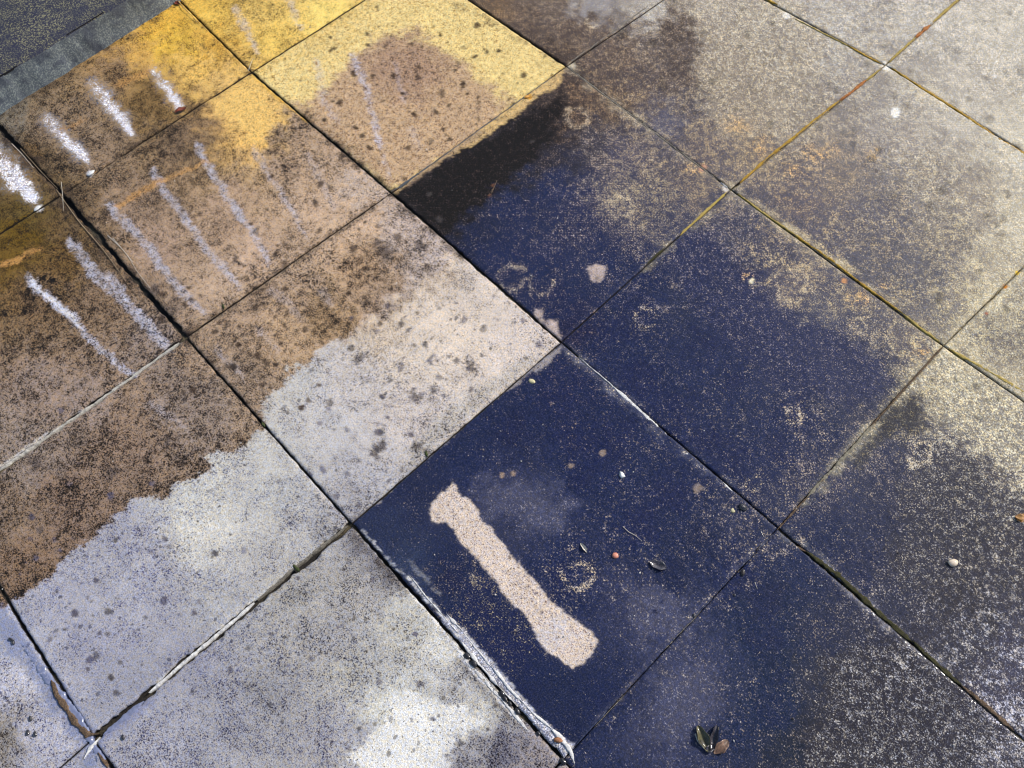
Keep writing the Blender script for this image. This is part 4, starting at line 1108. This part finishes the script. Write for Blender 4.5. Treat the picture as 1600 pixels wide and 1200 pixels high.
def pebble(name, px, py, size, mat, z=None, flat=.55, stretch=(1, 1), rot=0.0, seed=0, detail=2, dent=.25):
    bm = bmesh.new()
    bmesh.ops.create_icosphere(bm, subdivisions=detail, radius=1)
    rr = random.Random(seed)
    ph = [rr.uniform(0, 6.28) for _ in range(6)]
    for v in bm.verts:
        c = v.co
        f = 1 + dent * (.5 * math.sin(2.3 * c.x + ph[0]) * math.cos(1.9 * c.y + ph[1]) + .35 * math.sin(3.7 * c.z + 2.9 * c.x + ph[2]) + .25 * math.sin(5.3 * c.y + 4.1 * c.z + ph[3]))
        v.co = c * f
    R_ = Matrix.Rotation(rot, 4, 'Z')
    for v in bm.verts:
        v.co = R_ @ Vector((v.co.x * size * stretch[0], v.co.y * size * stretch[1], v.co.z * size * flat))
    me = bpy.data.meshes.new(name)
    bm.to_mesh(me)
    bm.free()
    for p in me.polygons:
        p.use_smooth = True
    me.materials.append(mat)
    o = bpy.data.objects.new(name, me)
    g = G(px, py)
    o.location = (g[0], g[1], size * flat * .75 if z is None else z)
    return link(o)


def ang(x0, y0, x1, y1):
    a, b = G(x0, y0), G(x1, y1)
    return math.atan2(b[1] - a[1], b[0] - a[0])


ja = ang(700, 990, 830, 1142)
for k, (x, y, s_) in enumerate(((733, 1028, .0042), (742, 1040, .0048), (787, 1087, .0040), (792, 1096, .0036), (800, 1103, .0032), (812, 1115, .0038), (845, 1150, .0026), (884, 1194, .004))):
    o = pebble('grit_pebble', x, y, s_, grit_mat, z=.0005, stretch=(1.3, .9), rot=ja, seed=k, dent=.4)
    lb = ['upper black grit lump in the lime crusted joint', 'larger black grit lump just below the upper one in the lime joint', 'black grit lump halfway down the lime crusted joint',
          'small black grit just under the halfway lump of the lime joint', 'smallest black grit of the cluster in the lime joint', 'last black grit lump of the row in the lime joint',
          'tiny black grit where the lime joint narrows to a hairline', 'black grit filling the crossing at the bottom edge'][k]
    tag(o, lb, 'grit', 'black grit lumps in the lime crusted joint')

# ------------------------------------------------------------------ the raised step in the top-left corner
g0, g1 = G(0, 178), G(270, 6)
d = (g1 - g0) / np.linalg.norm(g1 - g0)
nrm = np.array([-d[1], d[0]])        # towards -x (away from the patio)
if nrm[0] > 0:
    nrm = -nrm
origin = g0 - d * 0.9
H = 0.060
step = empty('stone_step', (origin[0], origin[1], 0))
tag(step, 'raised dark slate grey step with a lighter front edge in the top-left corner', 'step')


def step_material(name, a, b_, c_, sc1, wetv):
    m, nt, bs = new_mat(name)
    N = NT(nt)
    geo = nt.nodes.new('ShaderNodeNewGeometry')
    p = geo.outputs['Position']
    n1 = N.noise(p, 330, 3, .7)
    n2 = N.noise(p, 30, 4, .6)
    n3 = N.noise(p, 9, 3, .6)
    col = N.mixc(N.maprange(n1, .50, .58, 0, 1, True), tuple(alb(a)) + (1,), tuple(alb(b_)) + (1,))
    col = N.mixc(N.math('MULTIPLY', N.maprange(n2, .48, .62, 0, 1, True), .7), col, tuple(alb(c_)) + (1,))
    j_ = N.maprange(n3, .3, .7, .75, 1.25)
    cj = nt.nodes.new('ShaderNodeCombineColor')
    for k in range(3):
        nt.links.new(j_, cj.inputs[k])
    col = N.mixc(1.0, col, cj.outputs[0], 'MULTIPLY')
    nt.links.new(col, bs.inputs['Base Color'])
    bs.inputs['Roughness'].default_value = .8
    bs.inputs['Coat Weight'].default_value = wetv
    bs.inputs['Coat Roughness'].default_value = .2
    bu = nt.nodes.new('ShaderNodeBump')
    bu.inputs['Strength'].default_value = .8
    bu.inputs['Distance'].default_value = .0015
    nt.links.new(N.math('ADD', n1, N.math('MULTIPLY', n2, 1.5)), bu.inputs['Height'])
    nt.links.new(bu.outputs[0], bs.inputs['Normal'])
    return m


tread_m = step_material('slate_tread', (22, 22, 54), (138, 134, 104), (30, 32, 58), 300, .2)
riser_m = step_material('slate_riser', (98, 106, 116), (146, 154, 154), (72, 78, 96), 300, .0)


def sheet(name, nu, nv_, fn, mat, parent, loc):
    V = []
    for a in range(nu):
        for b_ in range(nv_):
            V.append(fn(a / (nu - 1), b_ / (nv_ - 1)))
    V = np.array(V)
    V[:, :2] -= loc[None]
    F = [(a * nv_ + b_, (a + 1) * nv_ + b_, (a + 1) * nv_ + b_ + 1, a * nv_ + b_ + 1) for a in range(nu - 1) for b_ in range(nv_ - 1)]
    return mesh_obj(name, V, F, mat, parent, True)


Ls = 3.2


def n1d(x, f, s_):
    xx = np.array([x])
    return float(fbm(xx, xx * 0 + .37, f, 3, s_)[0])


def riser_fn(u, v):
    s_ = u * Ls
    base = origin + d * s_
    out = .0035 * n1d(s_, 14, 5) + .0007 * n1d(s_, 70, 6)
    xx, yy = np.array([s_]), np.array([v * .06])
    face = .0010 * float(fbm(xx, yy, 45, 3, 21)[0])
    back = -out - face + .008 * v
    z = -.012 + v * (H + .012)
    p = base + nrm * back
    return (p[0], p[1], z)


riser = sheet('riser', 900, 14, riser_fn, riser_m, step, origin)
riser['label'] = 'rough grey green front edge'


def tread_fn(u, v):
    s_ = u * Ls
    base = origin + d * s_
    out = .0035 * n1d(s_, 14, 5) + .0007 * n1d(s_, 70, 6)
    xx, yy = np.array([s_]), np.array([.06])
    face = .0010 * float(fbm(xx, yy, 45, 3, 21)[0])
    w_ = .008 - out - face + (v ** 2.2) * .9
    p = base + nrm * w_
    z = H + .0012 * min(1, v * 6) + .0012 * float(fbm(xx, np.array([w_]), 12, 2, 9)[0]) * min(1, v * 4)
    return (p[0], p[1], z)


tread = sheet('tread', 900, 30, tread_fn, tread_m, step, origin)
tread['label'] = 'dark blue grey speckled top of the step'
# dark seam where the tread stone sits on its front edge, in broken lengths
seam_m = simple_mat('seam_dirt', (24, 22, 26), (44, 42, 48), 500, .9)
for s0, s1 in ((.30, .985), (.90, .955), (1.10, 1.19)):
    V, F = [], []
    for k in range(41):
        s_ = s0 + (s1 - s0) * k / 40
        base = origin + d * s_ + nrm * (.008 + .0010 * n1d(s_, 60, 8))
        for q in (0, .0016 * (0.5 + .8 * abs(n1d(s_, 90, 3)))):
            p = base + nrm * (q + .001) - origin
            V.append((p[0], p[1], H + .0028))
        V.append((p[0], p[1], H - .002))
    for k in range(40):
        F.append((k * 3, k * 3 + 3, k * 3 + 4, k * 3 + 1))
        F.append((k * 3 + 1, k * 3 + 4, k * 3 + 5, k * 3 + 2))
    mesh_obj('seam', V, F, seam_m, step)

# ------------------------------------------------------------------ loose things lying on the slabs


def tube(name, pts, rad, mat, label, cat, group=None, z0=.0012, lift=0.0, sides=6):
    g = [Vector((*G(*p), z0)) for p in pts]
    P = []
    for a in range(len(g) - 1):
        for t in range(6):
            P.append(g[a].lerp(g[a + 1], t / 6))
    P.append(g[-1])
    # smooth
    for _ in range(2):
        P = [P[0]] + [(P[k - 1] + P[k] * 2 + P[k + 1]) / 4 for k in range(1, len(P) - 1)] + [P[-1]]
    n = len(P)
    if name == 'straw':
        rad *= .72
    o0 = P[0].copy()
    V, F = [], []
    for k in range(n):
        t = k / (n - 1)
        T = (P[min(k + 1, n - 1)] - P[max(k - 1, 0)]).normalized()
        S_ = T.cross(Vector((0, 0, 1))).normalized()
        U_ = S_.cross(T)
        r_ = rad * (1 - .6 * t) * (1 + .15 * math.sin(9 * t + rad * 1e5))
        c = P[k] - o0 + Vector((0, 0, lift * math.sin(math.pi * t)))
        for q in range(sides):
            a = 2 * math.pi * q / sides
            V.append(c + S_ * (r_ * math.cos(a)) + U_ * (r_ * .7 * math.sin(a)))
    for k in range(n - 1):
        for q in range(sides):
            F.append((k * sides + q, k * sides + (q + 1) % sides, (k + 1) * sides + (q + 1) % sides, (k + 1) * sides + q))
    F.append(tuple(range(sides))[::-1])
    F.append(tuple((n - 1) * sides + q for q in range(sides)))
    o = mesh_obj(name, V, F, mat, None, True)
    o.location = o0
    return tag(o, label, cat, group)


straw_m = simple_mat('dry_straw', (176, 158, 130), (116, 98, 76), 400, .5, .3, coat=.2)
straw_w = simple_mat('bleached_straw', (222, 216, 206), (168, 160, 150), 400, .4, .3, coat=.3)
brown_s = simple_mat('brown_stalk', (112, 88, 64), (60, 46, 34), 400, .6, .4)
GS = 'straws caught in the wide left joint'
tube('straw', [(18, 224), (34, 240), (52, 262)], .0011, straw_w, 'short pale straw at the upper end of the wide left joint', 'straw', GS, .002)
tube('straw', [(32, 232), (62, 266), (90, 295)], .0010, straw_m, 'longer tan straw running parallel to the short one in the wide joint', 'straw', GS, .0022)
tube('straw', [(96, 285), (99, 305), (100, 330)], .0009, straw_w, 'straw lying across the joint crossing beside the left edge', 'straw', GS, .003, .002)
tube('straw', [(88, 296), (122, 345), (160, 388), (186, 424)], .0011, straw_m, 'long straw following the wide joint below the crossing', 'straw', GS, .0015)
tube('straw', [(168, 368), (190, 388), (208, 410)], .0008, straw_w, 'thin bleached straw beside the upper long white streak', 'straw', GS, .0016)
tube('straw', [(148, 376), (176, 410), (200, 446), (228, 474)], .0010, brown_s, 'brown stalk in the joint where it narrows', 'straw', GS, .001)
tube('straw', [(176, 372), (200, 400), (214, 424), (236, 452)], .0007, straw_w, 'bleached straw just right of the brown stalk', 'straw', GS, .0016)
tube('straw', [(274, 0), (284, 14), (296, 24), (306, 36)], .0012, straw_m, 'pale straw at the top corner of the step', 'straw', None, .003, .002)
tube('straw', [(386, 112), (391, 100), (394, 92)], .0010, straw_w, 'tiny straw sticking up at the crossing of the golden slabs', 'straw', None, .002, .002)
tube('straw', [(300, 30), (316, 42), (325, 50)], .0008, brown_s, 'short brown stalk below the straw near the step corner', 'straw', None, .002)
tube('grass_stalk', [(186, 8), (176, 12)], .0008, straw_m, 'tiny dry stalk on top of the dark step', 'stalk', None, H + .004)
tube('plant_fibre', [(975, 827), (984, 836), (994, 841), (1005, 850)], .0006, straw_w, 'fine curved white fibre on the navy slab above the pink stone', 'fibre', None, .0018, .001)
tube('plant_fibre', [(1191, 835), (1196, 845)], .0005, straw_w, 'tiny straight white fibre beside the right crossing', 'fibre')
tube('plant_fibre', [(1182, 915), (1186, 926)], .0005, straw_w, 'tiny bent fibre right of the dark seed', 'fibre')
tube('plant_fibre', [(1184, 866), (1190, 858)], .0011, simple_mat('dark_twig', (50, 40, 36), (28, 24, 24), 400, .7), 'short dark twig lying below the right crossing', 'twig')
tube('twig', [(768, 298), (766, 306), (775, 284)], .0012, brown_s, 'small brown twig on the black corner of the slab', 'twig', None, .001)

pink = simple_mat('pink_stone', (226, 152, 128), (196, 122, 102), 500, .5, .4, coat=.4)
cream = simple_mat('cream_stone', (236, 222, 202), (206, 182, 164), 400, .6, .3, coat=.2)
white = simple_mat('white_stone', (238, 238, 240), (204, 206, 214), 500, .5, .4)
black = simple_mat('black_stone', (24, 22, 26), (62, 60, 66), 600, .25, .8, coat=.8)
redleaf = simple_mat('red_leaf', (132, 58, 32), (70, 34, 24), 300, .6, .4)
lim = simple_mat('lime_yellow_chip', (214, 206, 172), (178, 170, 130), 500, .8, .4)
tag(pebble('pebble', 963, 872, .0045, pink, stretch=(1.1, 1), seed=2), 'round salmon pink pebble on the navy slab', 'pebble')
tag(pebble('pebble', 973, 746, .0048, white, stretch=(1, .9), seed=5, dent=.5), 'small white pebble on the navy slab above the pink one', 'pebble')
tag(pebble('pebble', 1492, 886, .0072, cream, stretch=(1, .8), rot=.9, flat=.35, seed=7), 'cream oval pebble on the black speckled slab', 'pebble')
tag(pebble('pebble', 1162, 798, .0062, black, stretch=(1.2, .8), rot=.2, seed=8, dent=.5), 'black stone in the end of the white lime joint', 'pebble')
tag(pebble('pebble', 831, 598, .0048, lim, flat=.25, stretch=(1.2, .8), seed=9, dent=.5), 'flat yellowish chip near the top corner of the bone slab', 'chip')
tag(pebble('seed', 1163, 900, .0040, simple_mat('dark_seed', (48, 34, 28), (20, 16, 16), 500, .4, .3, coat=.5), stretch=(1.4, .8), rot=ang(1162, 906, 1165, 893), seed=3), 'dark brown oval seed on the navy slab', 'seed')
tag(pebble('pebble', 1087, 967, .0026, black, seed=12), 'tiny black stone on the hairline joint', 'pebble')
tag(pebble('pebble', 1147, 803, .0034, lim, flat=.4, seed=19, dent=.5), 'pale crumb beside the black stone in the lime joint', 'crumb')
tag(pebble('pebble', 1150, 935, .0022, black, seed=13), 'tiny black stone below the dark seed', 'pebble')
tag(pebble('pebble', 876, 1161, .0042, simple_mat('rust_stone', (178, 124, 88), (120, 78, 54), 500, .7, .5), stretch=(1.3, .9), rot=.5, seed=14, dent=.4), 'rust brown stone in the white lime at the bottom edge', 'pebble')
tag(pebble('pebble', 1124, 1144, .0026, lim, seed=15), 'small pale crumb above the curled leaf', 'crumb')
tag(pebble('pebble', 1025, 882, .0020, white, seed=16, z=.001), 'tiny white grain beside the dark leaf scrap', 'crumb')
for k, (x, y, lb) in enumerate(((20, 998, 'upper dark grit grain on the bluish film at the left edge'), (24, 1003, 'lower dark grit grain touching the upper one on the bluish film'), (52, 1122, 'dark grit grain on the pale slab in the lower left corner'),
                                (196, 1152, 'dark grit grain right of the broken mortar ridge'), (59, 1146, 'lowest dark grit grain on the lower left slab'), (48, 1144, 'dark grit grain beside the lowest one in the corner'))):
    tag(pebble('grit_pebble', x, y, .0030, black, seed=30 + k, stretch=(1.2, .8), dent=.5), lb, 'grit')
tag(pebble('pebble', 141, 270, .0055, white, flat=.3, stretch=(1.5, .8), rot=ang(132, 276, 150, 265), seed=20), 'white chip at the lower end of the brown step slab joint', 'chip')
tag(pebble('pebble', 58, 325, .0050, white, flat=.3, stretch=(1.4, .8), rot=ang(52, 328, 64, 320), seed=21), 'white chip left of the wide joint near the left edge', 'chip')


def leaf(name, px, py, length, width, rot, mat, curl, label, cat, lift=.001, thick=.0006, tiltx=0.0, seed=0, parts=()):
    """closed leaf blade with midrib fold and curl"""
    rr = random.Random(seed)
    n, m_ = 15, 7
    top, bot = [], []
    for a in range(n):
        t = a / (n - 1)
        w_ = width * .5 * math.sin(math.pi * min(1, t * .96 + .02)) ** .75 * (1 + .12 * math.sin(13 * t + seed))
        for b_ in range(m_):
            s_ = b_ / (m_ - 1) * 2 - 1
            x = (t - .5) * length
            y = s_ * w_ * math.cos(curl * abs(s_) * .8)
            z = lift + abs(s_) ** 1.4 * w_ * math.sin(curl) + length * .10 * math.sin(math.pi * t + seed) ** 2 + tiltx * y
            top.append(Vector((x, y, z + thick)))
            bot.append(Vector((x, y, z)))
    V = top + bot
    F = []
    k0 = n * m_
    for a in range(n - 1):
        for b_ in range(m_ - 1):
            q = a * m_ + b_
            F.append((q, q + m_, q + m_ + 1, q + 1))
            F.append((k0 + q, k0 + q + 1, k0 + q + m_ + 1, k0 + q + m_))
    for a in range(n - 1):
        for e_ in (0, m_ - 1):
            q = a * m_ + e_
            F.append((q, q + m_, k0 + q + m_, k0 + q) if e_ else (q + m_, q, k0 + q, k0 + q + m_))
    for b_ in range(m_ - 1):
        F.append((b_ + 1, b_, k0 + b_, k0 + b_ + 1))
        q = (n - 1) * m_ + b_
        F.append((q, q + 1, k0 + q + 1, k0 + q))
    zmin = min(v.z for v in V)
    for v in V:
        v.z -= zmin
    o = mesh_obj(name, V, F, mat, None, True)
    g = G(px, py)
    o.location = (g[0], g[1], .0006)
    o.rotation_euler = (0, 0, rot)
    return tag(o, label, cat) if label else o


g_ = G(1113, 1162)
lf = empty('curled_leaf', (g_[0], g_[1], .0006))
tag(lf, 'curled leaf scrap with olive, black and tan lobes on the navy slab near the bottom', 'leaf')
olive = simple_mat('olive_leaf', (104, 98, 60), (38, 36, 30), 250, .45, .4, coat=.4)
darkl = simple_mat('rotten_leaf', (40, 36, 42), (92, 88, 98), 500, .3, .9, coat=.7)
tan = simple_mat('tan_leaf', (140, 108, 88), (66, 50, 44), 300, .55, .5, coat=.3)
rimm = simple_mat('pale_leaf_rim', (228, 230, 226), (176, 178, 170), 500, .35, .3, coat=.6)


def child_leaf(nm, px, py, *a, **k):
    o = leaf(nm, px, py, *a, label=None, cat=None, **k)
    loc = o.location.copy()
    o.parent = lf
    o.location = loc - Vector(lf.location)
    return o


child_leaf('lobe', 1102, 1160, .034, .018, ang(1096, 1148, 1108, 1176), olive, .7, seed=1)
child_leaf('lobe', 1119, 1158, .032, .014, ang(1114, 1176, 1121, 1146), darkl, 1.0, seed=2)
child_leaf('lobe', 1131, 1173, .026, .015, ang(1122, 1184, 1142, 1166), tan, .5, seed=3)
child_leaf('lobe', 1114, 1175, .018, .010, ang(1108, 1180, 1120, 1172), darkl, .6, seed=4)
rim_ = tube('leaf_rim', [(1090, 1152), (1093, 1162), (1099, 1170), (1104, 1176)], .0011, rimm, 'x', 'x', None, .003)
for kk in ('label', 'category'):
    del rim_[kk]
rl = rim_.location.copy()
rim_.parent = lf
rim_.location = rl - Vector(lf.location)

leaf('dark_leaf', 1030, 888, .026, .015, ang(1019, 884, 1044, 894), darkl, .5, 'small black wet leaf scrap lying on the navy slab right of the pink pebble', 'leaf', seed=5)
leaf('seed_husk', 914, 860, .017, .007, ang(908, 852, 919, 868), straw_w, .9, 'pale pointed seed husk left of the pink pebble', 'husk', seed=6)
leaf('fallen_leaf', 281, 173, .024, .012, ang(270, 178, 292, 168), redleaf, .6, 'red brown leaf in the joint below the right hand white streak near the step', 'leaf', seed=7)
leaf('fallen_leaf', 274, 6, .020, .010, ang(268, 2, 282, 8), redleaf, .5, 'orange red leaf scrap at the top corner of the step', 'leaf', seed=8)
leaf('fallen_leaf', 1597, 816, .014, .010, .6, simple_mat('amber_leaf', (190, 142, 84), (140, 100, 60), 300, .6, .3), .4, 'small amber leaf cut by the right edge of the picture', 'leaf', seed=9)
leaf('fallen_leaf', 822, 154, .014, .007, ang(815, 155, 830, 152), simple_mat('tan_petal', (216, 160, 72), (180, 124, 52), 300, .6, .3), .3, 'little orange leaf beside the joint of the bright yellow slab', 'leaf', seed=10)

# moss tufts: tiny green sprigs
green = simple_mat('green_moss', (74, 84, 40), (34, 40, 22), 900, .9, .8)
for k, (x, y, s_, lb) in enumerate(((465, 889, .0050, 'green sprig in the joint between the two pale grey slabs'), (412, 664, .0040, 'green tuft where the brown stain meets the joint'),
                                    (348, 478, .0040, 'green tuft on the joint between two tan slabs'), (668, 713, .0042, 'green tuft on the joint below the spotted pale slab'))):
    tag(pebble('moss_tuft', x, y, s_ * .7, green, z=.0002, flat=.5, stretch=(1.5, .7), rot=-.2, seed=50 + k, dent=1.3), lb, 'moss')

# loose grit and grains washed over the slabs: nobody could count them
def grit_layer(name, n, seed, mat, smin, smax, label, bias):
    rr = random.Random(seed)
    V, F = [], []
    while len(V) < n * 6:
        x, y = rr.uniform(-20, 1620), rr.uniform(-20, 1220)
        if rr.random() > bias(x, y):
            continue
        g = G(x, y)
        r_ = smin + (smax - smin) * rr.random() ** 3
        a0 = rr.uniform(0, 6.28)
        b0_ = len(V)
        ex = rr.uniform(.6, 1.6)
        ca_, sa_ = math.cos(a0), math.sin(a0)
        for px_, py_, pz_ in ((1, 0, 0), (0, 1, 0), (-1, 0, 0), (0, -1, 0), (.1, .1, .8), (0, 0, -.6)):
            ux, uy = px_ * ex * rr.uniform(.7, 1.2), py_ * rr.uniform(.7, 1.2)
            V.append((g[0] + r_ * (ux * ca_ - uy * sa_), g[1] + r_ * (ux * sa_ + uy * ca_), .0012 + r_ * .4 + pz_ * r_))
        for q in range(4):
            F.append((b0_ + q, b0_ + (q + 1) % 4, b0_ + 4))
            F.append((b0_ + (q + 1) % 4, b0_ + q, b0_ + 5))
    o = mesh_obj(name, V, F, mat)
    o['kind'] = 'stuff'
    o['label'] = label
    o['category'] = 'grit'
    return o


inblue = lambda x, y: 1.0 if (x - 560) * .72 + (y - 820) * -.62 > 0 and y > 280 else .25
grit_layer('pale_grit', 420, 5, simple_mat('pale_grain', (222, 220, 222), (186, 176, 166), 900, .6), .0004, .0016, 'scattered pale grit grains lying loose on the wet slabs', inblue)
grit_layer('dark_grit', 330, 6, simple_mat('dark_grain', (52, 44, 40), (26, 24, 26), 900, .6), .0004, .0015, 'scattered dark grit grains lying loose on the pale slabs', lambda x, y: 1.25 - inblue(x, y))
